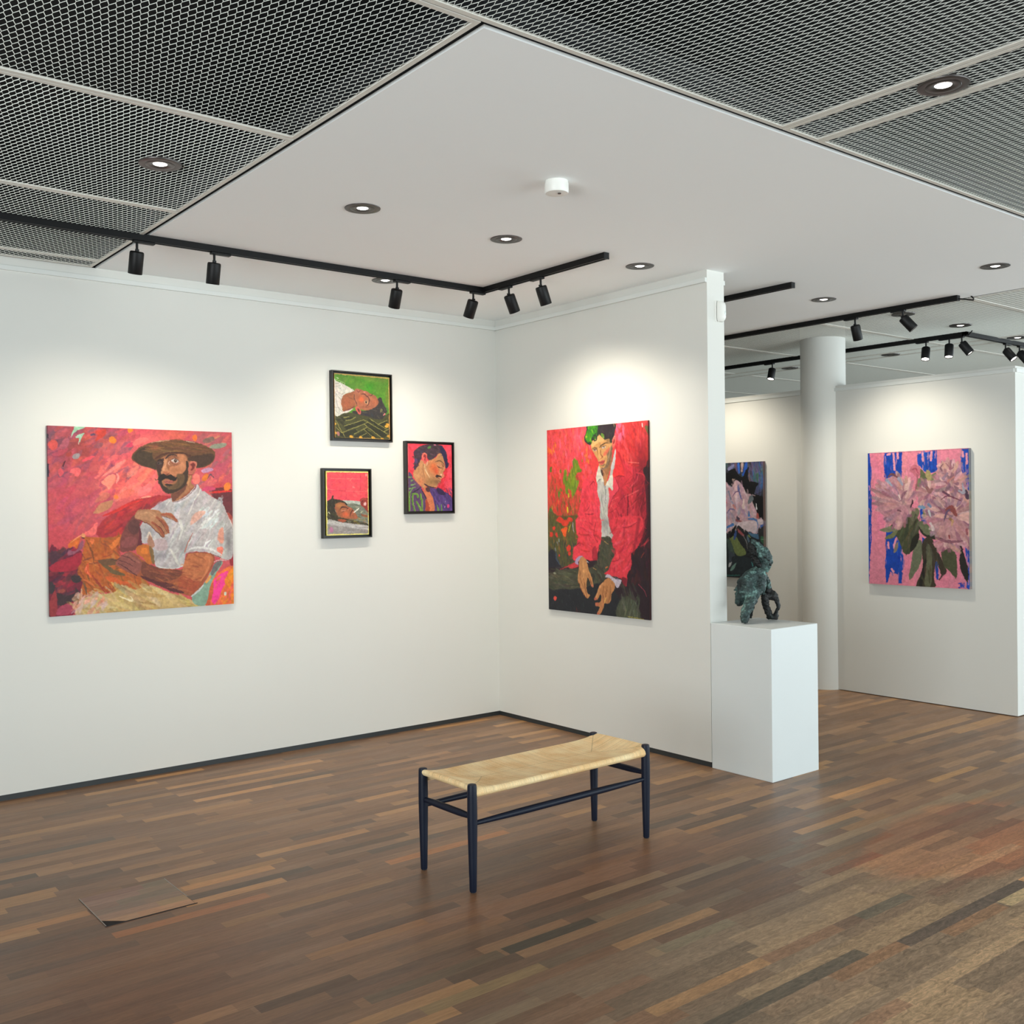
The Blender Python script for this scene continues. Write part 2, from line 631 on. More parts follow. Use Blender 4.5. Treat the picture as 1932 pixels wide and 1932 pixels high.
_dl = make_downlight()
DL = [(-3.285, -2.015, 0, 'downlight in the mesh panel at upper left, leftmost in the picture'),
      (-2.304, -1.957, 0, 'lit downlight in the white ceiling, leftmost of the row of three'),
      (-1.411, -1.922, 0, 'lit downlight in the white ceiling, between the leftmost one and the track end'),
      (-0.391, -1.910, 0, 'lit downlight in the white ceiling near the free end of the right wall'),
      (1.375, -1.967, 0, 'lit downlight in the white ceiling right of the free wall end'),
      (1.362, -3.176, 0, 'lit downlight in the white ceiling near the right edge'),
      (-1.411, -0.706, 0, 'downlight half hidden behind the black track near the corner'),
      (-1.455, -4.372, -0.004, 'big bright downlight in the narrow mesh strip, top right'),
      (2.34, -2.001, -0.004, 'downlight in the far mesh just behind the tilted track spotlight'),
      (3.176, -2.009, -0.004, 'small lit downlight in the far mesh above the double spotlights'),
      (4.188, -1.992, -0.004, 'lit downlight at the right edge of the far mesh strip'),
      (4.195, -0.783, -0.004, 'small dark downlight in the far mesh strip right of the column'),
      (4.187, 0.369, -0.004, 'small dark downlight in the far mesh strip left of the column')]
OFF = [q for q in _dl.children if q.name.startswith('lamp')][0].data.copy()
OFF.materials[0] = M_OFF
for i, (x, y, dz, lab) in enumerate(DL):
    t = _dl if i == 0 else copy_tree(_dl)
    t.location = (x, y, H+dz-(0.004 if i == 0 else 0))
    t['label'] = lab
    t['group'] = 'recessed downlights'
    if i in (8, 11, 12):
        k = [q for q in t.children if q.name.startswith('lamp')][0]
        k.data = OFF
for x, y in [(-3.285, -2.015), (-2.304, -1.957), (-1.411, -1.922), (-0.391, -1.910), (1.375, -1.967), (-1.455, -4.372)]:
    d = bpy.data.lights.new('downlight_beam', 'SPOT')
    d.energy = 12
    d.color = (1.0, 0.95, 0.88)
    d.spot_size = radians(80)
    d.spot_blend = 0.9
    d.shadow_soft_size = 0.03
    o = bpy.data.objects.new('downlight_beam', d)
    COL.objects.link(o)
    o.location = (x, y, H-0.02)

# ------------------------------------------------------------------ light tracks
TZ = H-0.034


def track(name, pts, label, cable=None):
    t = thing(name, label, 'light track', (pts[0][0], pts[0][1], H))
    b = MB()
    hw = 0.018
    for (p, q) in zip(pts, pts[1:]):
        d = (Vector((*q, 0))-Vector((*p, 0))).normalized()
        n = Vector((-d.y, d.x, 0))
        a = Vector((*p, 0))-d*hw
        e = Vector((*q, 0))+d*hw
        prof = [(-hw, 0), (-hw, -0.034), (-0.007, -0.034), (-0.007, -0.022), (0.007, -0.022), (0.007, -0.034), (hw, -0.034), (hw, 0)]
        v = [c+n*o+Vector((0, 0, z)) for c in (a, e) for o, z in prof]
        m = len(prof)
        f = [(i, (i+1) % m, (i+1) % m+m, i+m) for i in range(m)]+[tuple(range(m)), tuple(range(m, 2*m))[::-1]]
        b.add([(c.x-pts[0][0], c.y-pts[0][1], c.z) for c in v], f)
    b.build('rail', M_TRACK, t)
    # end cap
    q = pts[-1]
    d = (Vector((*pts[-1], 0))-Vector((*pts[-2], 0))).normalized()
    c = Vector((q[0]-pts[0][0], q[1]-pts[0][1], 0))+d*(hw+0.004)
    MB().box((c.x-0.004-abs(d.y)*0.015, c.y-0.004-abs(d.x)*0.015, -0.036), (c.x+0.004+abs(d.y)*0.015, c.y+0.004+abs(d.x)*0.015, 0)).build('end_cap', M_BLACK, t)
    if cable:
        MB().tube([(x-pts[0][0], y-pts[0][1], z-H) for x, y, z in cable], 0.005, 8).build('cable', M_BLACK, t, smooth=True)
    return t


track('light_track', [(-6.3, -0.885), (-0.78, -0.885), (-0.78, -2.005)], 'long black L-shaped light track along the left and right walls')
track('light_track', [(0.73, -0.25), (0.73, -2.155)], 'short black track end seen just right of the free wall end')
track('light_track', [(2.02, 1.2), (2.02, -2.575)], 'black light track along the back edge of the white ceiling',
      [(2.02, -2.58, H-0.02), (2.03, -2.63, H-0.03), (2.07, -2.68, H-0.04), (2.11, -2.66, H-0.02), (2.12, -2.63, H+0.01)])
track('light_track', [(3.53, 0.69), (3.53, -1.865), (6.4, -1.865)], 'black L-shaped track on the far mesh ceiling behind the column',
      [(3.52, -1.86, H-0.02), (3.52, -1.90, H-0.03), (3.50, -1.94, H-0.005)])


def make_spot():
    """origin at the underside of the track; the lamp body hangs below it, aiming along local -z tilted later"""
    t = thing('track_spotlight', '', 'spotlight')
    MB().box((-0.055, -0.016, -0.012), (0.055, 0.016, 0.0)).build('adapter', M_BLACK, t, bevel=0.003)
    MB().tube([(-0.035, 0, -0.012), (-0.035, 0, -0.062)], 0.0065, 12).build('stem', M_BLACK, t, smooth=True)
    hd = MB()
    hd.lathe([(0.004, 0.002), (0.030, 0.0), (0.0345, -0.004), (0.0355, -0.012), (0.0355, -0.112), (0.034, -0.114), (0.031, -0.114), (0.030, -0.104)], n=40, cap1=False)
    hd.box((-0.008, -0.007, -0.016), (0.008, 0.007, 0.012))
    h = hd.build('lamp_head', M_BLACK, t, smooth=True)
    h.location = (-0.035, 0, -0.060)
    l = MB().lathe([(0.0005, -0.107), (0.0303, -0.105)], n=32, cap1=False).build('lens', M_LENS, h)
    return t


_sp = make_spot()


def spot(i, x, y, rot, tilt_dir, tilt, label, beam=None, z=TZ):
    t = _sp if i == 0 else copy_tree(_sp)
    t.location = (x, y, z)
    t.rotation_euler = (0, 0, rot)
    t['label'] = label
    t['group'] = 'track spotlights'
    a = radians(tilt_dir)
    aim = Vector((cos(a)*sin(radians(tilt)), sin(a)*sin(radians(tilt)), -cos(radians(tilt))))
    q = Vector((0, 0, -1)).rotation_difference(aim)
    h = [c for c in t.children if c.name.startswith('lamp_head')][0]
    h.rotation_mode = 'QUATERNION'
    h.rotation_quaternion = Matrix.Rotation(-rot, 3, 'Z').to_quaternion() @ q
    h.location = (-0.035, 0, -0.056)
    if beam:
        d = bpy.data.lights.new('spot_beam', 'SPOT')
        d.energy = beam[0]
        d.color = (1.0, 0.91, 0.76)
        d.spot_size = radians(beam[1])
        d.spot_blend = 1.0
        d.shadow_soft_size = 0.028
        o = bpy.data.objects.new('spot_beam', d)
        COL.objects.link(o)
        base = Vector((x, y, z-0.056)) + Matrix.Rotation(rot, 3, 'Z') @ Vector((-0.035, 0, 0))
        o.location = base+aim*0.122
        o.rotation_mode = 'QUATERNION'
        o.rotation_quaternion = q
    return t


BM = (36, 118)
BF = (62, 118)
HP = pi/2
SPOTS = [(-2.968, -0.885, 0, 90, 18, 'black track spotlight at the left end, against the edge of the mesh ceiling', BM),
         (-2.557, -0.885, 0, 90, 14, 'black track spotlight second from the left on the long track', BM),
         (-1.404, -0.885, 0, 84, 24, 'black track spotlight beside the half hidden downlight, left of the corner', BM),
         (-0.828, -0.885, 0, 96, 26, 'black track spotlight just left of the corner of the track', BM),
         (-0.78, -1.1135, HP, 4, 26, 'black track spotlight just right of the corner of the track', BM),
         (-0.78, -1.4225, HP, 0, 22, 'black track spotlight nearest the free end of the long track', BM),
         (2.02, -1.762, HP, 0, 20, 'upright black spotlight on the track over the back edge of the white ceiling', BF),
         (2.02, -2.149, HP, -60, 40, 'strongly tilted black spotlight on the track over the back edge', None),
         (2.02, 0.02, HP, 0, 26, 'black spotlight on the back track, hidden by the free wall end', BF),
         (3.53, 0.131, HP, 190, 20, 'lit spotlight on the far track, left of the column', None),
         (3.53, -1.481, HP, 200, 22, 'lit spotlight on the far track, left of the lit pair', None),
         (3.53, -1.690, HP, 200, 16, 'left lamp of the lit pair at the corner of the far track', None),
         (3.53, -1.800, HP, 290, 36, 'right lamp of the lit pair at the corner of the far track', None),
         (4.27, -1.865, 0, 275, 38, 'lit tilted spotlight above the end of the far partition', None),
         (4.53, -1.865, 0, 275, 38, 'spotlight cut by the right edge of the picture', None)]
for i, (x, y, rot, td, ti, lab, bm_) in enumerate(SPOTS):
    spot(i, x, y, rot, td, ti, lab, bm_)

# ------------------------------------------------------------------ small fittings
t = thing('smoke_detector', 'small round white smoke detector on the white ceiling', 'smoke detector', (-1.83, -2.807, H))
MB().lathe([(0.050, 0.0), (0.050, -0.012)], n=40).build('base', M_PLASTIC, t, smooth=True)
MB().lathe([(0.052, -0.010), (0.053, -0.046), (0.049, -0.053), (0.020, -0.056), (0.0005, -0.0565)], n=40).build('body', M_PLASTIC, t, smooth=True)
MB().lathe([(0.007, -0.056), (0.007, -0.0595), (0.0005, -0.060)], (0.0, -0.018, 0), n=16).build('indicator', M_RING2, t, smooth=True)

t = thing('motion_sensor', 'small white motion sensor on the free end of the right wall', 'motion sensor', (0.108, LY, 2.771))
t.rotation_euler = (0, 0, radians(14))
bm_ = MB()
prof = []
for k in range(25):
    a = pi*k/24
    prof.append((cos(a)*0.038, sin(a)))
ring = []
nz = 14
V, F = [], []
for j in range(nz+1):
    f = j/nz
    z = -0.062+0.124*f
    s = 1.0-max(0, (abs(f-0.5)-0.32)/0.18)**2*0.30
    d = 0.040*(1-max(0, (abs(f-0.5)-0.25)/0.25)**2*0.45)
    for k in range(17):
        a = pi*k/16
        V.append((cos(a)*0.033*s, -(sin(a)**0.7)*d-0.004, z))
n = 17
for j in range(nz):
    for k in range(n-1):
        F.append((j*n+k, j*n+k+1, (j+1)*n+k+1, (j+1)*n+k))
    F.append((j*n+n-1, j*n, (j+1)*n, (j+1)*n+n-1))
F.append(tuple(range(n))[::-1])
F.append(tuple(range(nz*n, nz*n+n)))
MB().add(V, F).build('housing', M_PLASTIC, t, smooth=True)
lens = MB()
V, F = [], []
for j in range(9):
    z = -0.044+0.062*j/8
    s = sin(pi*(j+0.6)/9.2)**0.35
    for k in range(9):
        a = radians(35)+radians(110)*k/8
        V.append((cos(a)*0.027*s, -sin(a)*0.0475*s-0.0, z))
for j in range(8):
    for k in range(8):
        F.append((j*9+k, j*9+k+1, j*9+10+k, j*9+9+k))
lens.add(V, F).build('lens', mat('milky_lens', (222, 228, 224), 0.25, vary=0.01), t, smooth=True)
MB().box((-0.036, 0.0, -0.064), (0.036, 0.012, 0.064)).build('mounting_plate', M_PLASTIC, t, bevel=0.004)
MB().tube([(0.0, -0.030, 0.050), (0.0, -0.040, 0.050)], 0.003, 10).build('indicator', M_LENS if False else M_TRIM, t, smooth=True)

# floor hatch with its broken corner
t = thing('floor_hatch', 'square wooden floor hatch with a missing corner and thin metal edges', 'floor hatch', (-3.572, -2.118, 0.0))
S = 0.356
MB().box((0.001, 0.001, 0.0006), (S-0.001, S-0.001, 0.0012)).build('recess_shade', mat('painted_recess_shade', (22, 15, 13), 0.9), t)  # flat dark plate painted as the shade inside the open corner
rng2 = random.Random(3)
LV, LF, LC = [], [], []
rows = 6
for k in range(rows):
    ya, yb = 0.002+k*(S-0.004)/rows, 0.002+(k+1)*(S-0.004)/rows
    xs0 = [0.003, rng2.uniform(0.1, 0.26), S-0.003]
    for a, b in zip(xs0, xs0[1:]):
        poly = [(a, ya), (b, ya), (b, yb), (a, yb)]
        # cut away the missing corner: keep x/0.075 + y/0.068 >= 1
        out = []
        for (p, q) in zip(poly, poly[1:]+poly[:1]):
            fp = p[0]/0.078+p[1]/0.066-1
            fq = q[0]/0.078+q[1]/0.066-1
            if fp >= 0:
                out.append(p)
            if fp*fq < 0:
                s = fp/(fp-fq)
                out.append((p[0]+(q[0]-p[0])*s, p[1]+(q[1]-p[1])*s))
        if len(out) < 3:
            continue
        n = len(LV)
        LV += [(x, y, 0.0024) for x, y in out]
        LF.append(tuple(range(n, n+len(out))))
        base = [(136, 106, 78), (122, 95, 72), (104, 82, 68), (100, 79, 68), (106, 84, 70), (96, 78, 66)][k]
        LC.append(lin(tuple(c*rng2.uniform(0.95, 1.05) for c in base)))
o = bpy.data.objects.new('lid', plank_mesh('lid', LV, LF, LC, M_FLOOR))
COL.objects.link(o)
o.parent = t
MB().box((0, 0, 0.0005), (0.003, S, 0.003)).build('metal_edge', M_STEEL, t)
MB().box((S-0.003, 0.09, 0.0005), (S, S, 0.003)).build('metal_edge', M_STEEL, t)
MB().box((-0.001, -0.002, 0.0003), (S+0.006, 0.0012, 0.002)).build('gap', M_GAP, t)

# ------------------------------------------------------------------ pedestal
o = MB().box((0.0015, -2.535, 0.0), (0.446, -2.0895, 0.878)).build('pedestal', M_PEDESTAL, bevel=0.003)
tag(o, 'tall white square pedestal at the free end of the right wall, under the bronze', 'pedestal')

# ------------------------------------------------------------------ bench
M_CORD, nt, N, L, B = new_mat('woven_paper_cord')
tc = N.new('ShaderNodeTexCoord')
vc = N.new('ShaderNodeVertexColor')
vc.layer_name = 'Cord'
n1 = N.new('ShaderNodeTexNoise')
n1.inputs['Scale'].default_value = 220
n1.inputs['Detail'].default_value = 4
L.new(tc.outputs['Object'], n1.inputs['Vector'])
n2 = N.new('ShaderNodeTexNoise')
n2.inputs['Scale'].default_value = 9
L.new(tc.outputs['Object'], n2.inputs['Vector'])
rp = N.new('ShaderNodeValToRGB')
rp.color_ramp.elements[0].position = 0.25
rp.color_ramp.elements[0].color = (*lin((238, 194, 134)), 1)
rp.color_ramp.elements[1].position = 0.75
rp.color_ramp.elements[1].color = (*lin((255, 232, 184)), 1)
ad = N.new('ShaderNodeMath')
ad.operation = 'MULTIPLY_ADD'
L.new(n1.outputs['Fac'], ad.inputs[0])
ad.inputs[1].default_value = 0.6
L.new(n2.outputs['Fac'], ad.inputs[2])
sb = N.new('ShaderNodeMath')
sb.operation = 'SUBTRACT'
L.new(ad.outputs[0], sb.inputs[0])
sb.inputs[1].default_value = 0.3
L.new(sb.outputs[0], rp.inputs[0])
mx = N.new('ShaderNodeMix')
mx.data_type = 'RGBA'
mx.blend_type = 'MULTIPLY'
mx.inputs[0].default_value = 1.0
L.new(rp.outputs[0], mx.inputs[6])
L.new(vc.outputs[0], mx.inputs[7])
L.new(mx.outputs[2], B.inputs['Base Color'])
B.inputs['Roughness'].default_value = 0.7
B.inputs['Specular IOR Level'].default_value = 0.25
bp = N.new('ShaderNodeBump')
bp.inputs['Strength'].default_value = 0.5
bp.inputs['Distance'].default_value = 0.002
L.new(n1.outputs['Fac'], bp.inputs['Height'])
L.new(bp.outputs['Normal'], B.inputs['Normal'])

BX, BY = -1.766, -2.566        # centre of the bench
HLx, HLy = 0.523, 0.178        # leg centres
bench = thing('bench', 'low bench with woven tan cord seat and navy black wooden frame', 'bench', (BX, BY, 0))
bench.rotation_euler = (0, 0, radians(1.0))


def seat_mesh():
    nu, nv = 620, 150
    rz_l, rz_s = 0.408, 0.434       # height of the long and the short rails (cord centre line)
    rr = 0.0165
    X = HLx+0.0150
    Y = HLy+0.0150
    V, F, C = [], [], []
    rr_ = np.random.RandomState(4)
    tone_x = 0.90+0.14*rr_.rand(400)-0.13*(rr_.rand(400) < 0.06)
    tone_y = 0.90+0.14*rr_.rand(200)-0.15*(rr_.rand(200) < 0.08)

    def lift(ex, ey):
        # the short rails sit higher than the long ones
        w = max(0.0, 1-ex/0.17)
        return w*w*(3-2*w)*(max(ey, 0)/(max(ex, 0)+max(ey, 0)+1e-6))**0.7

    def top(x, y):
        ex, ey = X-abs(x), Y-abs(y)
        e = min(ex, ey)
        # rails: parabola between the side rails and the long rails, sagging to the middle
        zl = rz_l+rr
        zs = rz_s+rr
        edge = zl+(zs-zl)*lift(ex, ey)
        sag = 0.012*(1-(1-min(1, ey/Y))**2)*min(1, ex/0.16)
        z = edge-sag
        # round the outside over the rail
        for d, r in ((ex, rr), (ey, rr)):
            if d < r:
                z -= r-math.sqrt(max(0, r*r-(r-d)**2))
        end = ex < ey*1.05
        if end:
            ph = y/0.0042
            k = int(math.floor(ph))
            tone = tone_y[k % 200]
        else:
            ph = x/0.0042
            k = int(math.floor(ph))
            tone = tone_x[k % 400]
        fr = abs((ph % 1.0)-0.5)*2
        ridge = math.sqrt(max(0, 1-(fr*0.96)**2))
        z += 0.0012*ridge
        c = tone*(0.84+0.16*min(1, ridge*1.6))  # grooves between cords darkened in the colour as painted crease shade
        seam = abs(ex-ey*1.05)
        if e > 0.006 and seam < 0.003:
            c *= 0.72
            z -= 0.001
        if abs(y) < 0.0022 and not end:
            c *= 0.62
            z -= 0.002
        return z, c
    us = np.linspace(-X, X, nu+1)
    # finer sampling near the rail edges
    vs_ = np.sin(np.linspace(-pi/2, pi/2, nv+1))*0.35*Y+np.linspace(-1, 1, nv+1)*0.65*Y
    def corner(x, y):
        # the cord stops at the legs: corner points are drawn in against them
        dx, dy = abs(x)-HLx, abs(y)-HLy
        if dx > 0 and dy > 0:
            r = math.hypot(dx, dy)
            if r > 0.015:
                dx, dy = dx*0.015/r, dy*0.015/r
            return math.copysign(HLx+dx, x), math.copysign(HLy+dy, y)
        return x, y
    for x in us:
        for y in vs_:
            z, c = top(float(x), float(y))
            V.append((*corner(float(x), float(y)), z))
            C.append(c)
    m = nv+1
    for i in range(nu):
        for j in range(nv):
            F.append((i*m+j, (i+1)*m+j, (i+1)*m+j+1, i*m+j+1))
    nt_ = len(V)
    # underside, a little coarser but closed along the rim
    rim = [i*m for i in range(nu+1)]+[nu*m+j for j in range(1, m)]+[i*m+nv for i in range(nu-1, -1, -1)]+[j for j in range(nv-1, 0, -1)]
    n = len(rim)
    prev = rim
    for k in range(1, 6):
        a = pi/2*k/5
        cur = []
        for ri in rim:
            x, y, z = V[ri]
            ex, ey = X-abs(x), Y-abs(y)
            onx, ony = ex < 0.012, ey < 0.012
            zc = rz_l+(rz_s-rz_l)*lift(ex, ey)
            ins = rr*(1-cos(a))
            sx = x-math.copysign(ins, x) if onx else x*(1-ins/X)
            sy = y-math.copysign(ins, y) if ony else y*(1-ins/Y)
            cur.append(len(V))
            V.append((sx, sy, zc-rr*sin(a)))
            C.append(0.82)
        for q in range(n):
            F.append((prev[q], cur[q], cur[(q+1) % n], prev[(q+1) % n]))
        prev = cur
    c0 = len(V)
    V.append((0, 0, rz_l-rr-0.004))
    C.append(0.8)
    for q in range(n):
        F.append((prev[q], c0, prev[(q+1) % n]))
    me = bpy.data.meshes.new('seat')
    me.from_pydata(V, [], F)
    ca = me.color_attributes.new('Cord', 'FLOAT_COLOR', 'POINT')
    arr = np.ones((len(V), 4), dtype=np.float32)
    arr[:, :3] = np.array(C, dtype=np.float32)[:, None]
    ca.data.foreach_set('color', arr.ravel())
    me.materials.append(M_CORD)
    me.shade_smooth()
    return me


so = bpy.data.objects.new('seat', seat_mesh())
COL.objects.link(so)
so.parent = bench
for sx in (-1, 1):
    for sy in (-1, 1):
        x, y = sx*HLx, sy*HLy
        leg = MB().lathe([(0.0140, 0.004), (0.0150, 0.008), (0.0175, 0.12), (0.0205, 0.26), (0.0212, 0.32), (0.0205, 0.40), (0.0196, 0.440), (0.0180, 0.4475), (0.0140, 0.4495)], (x, y, 0), n=28).build('leg', M_NAVY, bench, smooth=True)
        MB().lathe([(0.0115, 0.0), (0.0122, 0.0045)], (x, y, 0), n=20).build('glide', M_RING, leg, smooth=True)


def stretcher(a, b, r0, r1):
    a, b = Vector(a), Vector(b)
    pts, rad = [], []
    for k in range(17):
        f = k/16
        pts.append(a.lerp(b, f))
        s = sin(pi*f)
        rad.append(r0+(r1-r0)*min(1.0, s*1.35)**0.9)
    MB().tube(pts, rad, 20).build('stretcher', M_NAVY, bench, smooth=True)


for sy in (-1, 1):
    stretcher((-HLx, sy*HLy, 0.285), (HLx, sy*HLy, 0.285), 0.0095, 0.0150)
for sx in (-1, 1):
    stretcher((sx*HLx, -HLy, 0.313), (sx*HLx, HLy, 0.313), 0.0095, 0.0150)

# ------------------------------------------------------------------ a small painter for the canvases
class Canvas:
    """paints brush marks into an array; marks are given in the picture plane of the canvas"""
    def __init__(s, corners, W, Hh, base, seed=1):
        s.W, s.H = W, Hh
        s.a = np.zeros((Hh, W, 3))+np.array(base, float)
        src = np.array(corners, float)
        dst = np.array([(0, 0), (W, 0), (W, Hh), (0, Hh)], float)
        A, B = [], []
        for (x, y), (u, v) in zip(src, dst):
            A.append([x, y, 1, 0, 0, 0, -u*x, -u*y]); B.append(u)
            A.append([0, 0, 0, x, y, 1, -v*x, -v*y]); B.append(v)
        h = np.linalg.solve(np.array(A), np.array(B))
        s.h = np.append(h, 1).reshape(3, 3)
        s.r = np.random.RandomState(seed)
        s.n1 = s.noise(18)
        s.n2 = s.noise(18)
        s.n3 = s.noise(5)
        s.ox, s.oy, s.s = 0, 0, 1.0

    def noise(s, cell):
        gh, gw = s.H//cell+3, s.W//cell+3
        g = s.r.rand(gh, gw)-0.5
        y = np.arange(s.H)/cell
        x = np.arange(s.W)/cell
        y0, x0 = y.astype(int), x.astype(int)
        fy, fx = (y-y0)[:, None], (x-x0)[None]
        fy, fx = fy*fy*(3-2*fy), fx*fx*(3-2*fx)
        a = g[np.ix_(y0, x0)]*(1-fx)+g[np.ix_(y0, x0+1)]*fx
        b = g[np.ix_(y0+1, x0)]*(1-fx)+g[np.ix_(y0+1, x0+1)]*fx
        return a*(1-fy)+b*fy

    def crop(s, ox, oy, sc):
        s.ox, s.oy, s.s = ox, oy, sc
        # canvas pixels per crop unit
        c = s.T([(s.W*0+0, 0)])  # noqa
        o = np.linalg.inv(s.h) @ np.array([s.W/2, s.H/2, 1])
        o = o[:2]/o[2]
        p = (o-np.array([ox, oy]))*sc
        q = s.T([p, p+np.array([10, 0]), p+np.array([0, 10])])
        s.k = (np.linalg.norm(q[1]-q[0])+np.linalg.norm(q[2]-q[0]))/20
        return s

    def T(s, pts):
        p = np.array(pts, float)
        p = np.c_[p[:, 0]/s.s+s.ox, p[:, 1]/s.s+s.oy, np.ones(len(p))]
        q = p @ s.h.T
        return q[:, :2]/q[:, 2:]

    @staticmethod
    def cat(p, closed, m=5):
        n = len(p)
        if n < 3:
            return p
        out = []
        rng_ = range(n if closed else n-1)
        for i in rng_:
            if closed:
                a, b, c, d = p[(i-1) % n], p[i], p[(i+1) % n], p[(i+2) % n]
            else:
                a, b, c, d = p[max(i-1, 0)], p[i], p[i+1], p[min(i+2, n-1)]
            for k in range(m):
                t = k/m
                out.append(0.5*((2*b)+(c-a)*t+(2*a-5*b+4*c-d)*t*t+(3*b-a-3*c+d)*t**3))
        if not closed:
            out.append(p[-1])
        return np.array(out)

    def box(s, q, pad):
        x0 = max(0, int(q[:, 0].min()-pad)); x1 = min(s.W, int(q[:, 0].max()+pad)+2)
        y0 = max(0, int(q[:, 1].min()-pad)); y1 = min(s.H, int(q[:, 1].max()+pad)+2)
        return x0, x1, y0, y1

    def blend(s, x0, x1, y0, y1, al, col, streak=0.0):
        col = np.array(col, float)
        if streak:
            col = col*(1+streak*s.n3[y0:y1, x0:x1, None])
        reg = s.a[y0:y1, x0:x1]
        s.a[y0:y1, x0:x1] = reg*(1-al[..., None])+col*al[..., None]

    def seg(s, q, x0, x1, y0, y1, closed, rough=0.0):
        X, Y = np.meshgrid(np.arange(x0, x1)+0.5, np.arange(y0, y1)+0.5)
        if rough:
            X = X+rough*s.n1[y0:y1, x0:x1]*2+rough*s.n3[y0:y1, x0:x1]
            Y = Y+rough*s.n2[y0:y1, x0:x1]*2
        d2 = np.full(X.shape, 1e9)
        tt = np.zeros(X.shape)
        ins = np.zeros(X.shape, bool)
        n = len(q)
        for i in range(n if closed else n-1):
            ax, ay = q[i]
            bx, by = q[(i+1) % n]
            ex, ey = bx-ax, by-ay
            L2 = ex*ex+ey*ey
            if L2 < 1e-9:
                continue
            t = np.clip(((X-ax)*ex+(Y-ay)*ey)/L2, 0, 1)
            dd = (X-ax-t*ex)**2+(Y-ay-t*ey)**2
            m = dd < d2
            d2[m] = dd[m]
            tt[m] = i+t[m]
            if closed:
                cr = ((ay > Y) != (by > Y)) & (X < (bx-ax)*(Y-ay)/((by-ay) if abs(by-ay) > 1e-9 else 1e-9)+ax)
                ins ^= cr
        return np.sqrt(d2), tt, ins

    def poly(s, pts, col, soft=1.0, rough=1.0, op=1.0, smooth=True, streak=0.10):
        q = s.T(pts)
        if smooth:
            q = s.cat(q, True)
        x0, x1, y0, y1 = s.box(q, soft+rough+1)
        if x1 <= x0 or y1 <= y0:
            return s
        d, _, ins = s.seg(q, x0, x1, y0, y1, True, rough)
        al = np.clip(0.5+np.where(ins, d, -d)/soft, 0, 1)*op
        s.blend(x0, x1, y0, y1, al, col, streak)
        return s

    def line(s, pts, w, col, op=1.0, soft=1.0, rough=0.5, smooth=True, streak=0.12):
        """brush stroke; w = full width (one number or one per point) in crop units"""
        q = s.T(pts)
        w = np.array(w if hasattr(w, '__len__') else [w]*len(q), float)*s.k/2
        m = 5
        if smooth and len(q) > 2:
            n = len(q)
            q = s.cat(q, False, m)
            w = np.interp(np.arange(len(q))/m, np.arange(n), w)
        x0, x1, y0, y1 = s.box(q, w.max()+soft+rough+1)
        if x1 <= x0 or y1 <= y0:
            return s
        d, t, _ = s.seg(q, x0, x1, y0, y1, False, rough)
        ww = np.interp(t, np.arange(len(w)), w)
        al = np.clip(0.5+(ww-d)/soft, 0, 1)*op
        s.blend(x0, x1, y0, y1, al, col, streak)
        return s

    def ell(s, cx, cy, rx, ry, ang, col, op=1.0, soft=1.4, rough=2.2):
        a = radians(ang)
        p = [(cx+rx*cos(t)*cos(a)-ry*sin(t)*sin(a), cy+rx*cos(t)*sin(a)+ry*sin(t)*cos(a)) for t in np.linspace(0, 2*pi, 17)[:-1]]
        return s.poly(p, col, soft, rough, op)

    def blob(s, cx, cy, rx, ry, col, op=0.8, ang=0):
        c = s.T([(cx, cy)])[0]
        rx, ry = rx*s.k, ry*s.k
        R = max(rx, ry)*2.2
        x0, x1, y0, y1 = s.box(np.array([c]), R)
        if x1 <= x0 or y1 <= y0:
            return s
        X, Y = np.meshgrid(np.arange(x0, x1)+0.5-c[0], np.arange(y0, y1)+0.5-c[1])
        a = radians(ang)
        U, V = X*cos(a)+Y*sin(a), -X*sin(a)+Y*cos(a)
        g = np.exp(-((U/rx)**2+(V/ry)**2))*op
        s.blend(x0, x1, y0, y1, g, col, 0.06)
        return s

    def dabs(s, bx, n, cols, ln, w, ang, aj=20, op=0.8, inside=None, jit=10):
        """many loose strokes inside a box (or polygon), at about one angle"""
        x0, y0, x1, y1 = bx
        P = np.array(inside, float) if inside is not None else None
        for _ in range(n):
            x, y = s.r.uniform(x0, x1), s.r.uniform(y0, y1)
            if P is not None:
                ins = False
                for i in range(len(P)):
                    (ax, ay), (bx_, by_) = P[i], P[(i+1) % len(P)]
                    if (ay > y) != (by_ > y) and x < (bx_-ax)*(y-ay)/(by_-ay+1e-9)+ax:
                        ins = not ins
                if not ins:
                    continue
            a = radians(ang+s.r.uniform(-aj, aj))
            l = ln*s.r.uniform(0.5, 1.4)/2
            ww = w*s.r.uniform(0.5, 1.3)
            c = np.array(cols[s.r.randint(len(cols))], float)+s.r.uniform(-jit, jit, 3)
            bend = s.r.uniform(-0.15, 0.15)*l
            s.line([(x-l*cos(a), y-l*sin(a)), (x-bend*sin(a), y+bend*cos(a)), (x+l*cos(a), y+l*sin(a))], [ww*0.5, ww, ww*0.4], c, op*s.r.uniform(0.6, 1), 1.0, 0.7)
        return s

    def done(s, lift=1.0):
        # bristle marks: edges are dragged a little and the paint varies in thickness
        n4, n5, n6 = s.noise(3), s.noise(3), s.noise(7)
        Y, X = np.mgrid[0:s.H, 0:s.W]
        X = np.clip(np.rint(X+n4*1.8+s.n3*1.0), 0, s.W-1).astype(int)
        Y = np.clip(np.rint(Y+n5*2.0-s.n3*1.0), 0, s.H-1).astype(int)
        a = (0.75*s.a[Y, X]+0.25*s.a)*(1+0.10*n4+0.10*n6)[..., None]
        s.out = a = np.clip(a, 0, 255)/255
        l = np.where(a <= 0.04045, a/12.92, ((a+0.055)/1.055)**2.4)
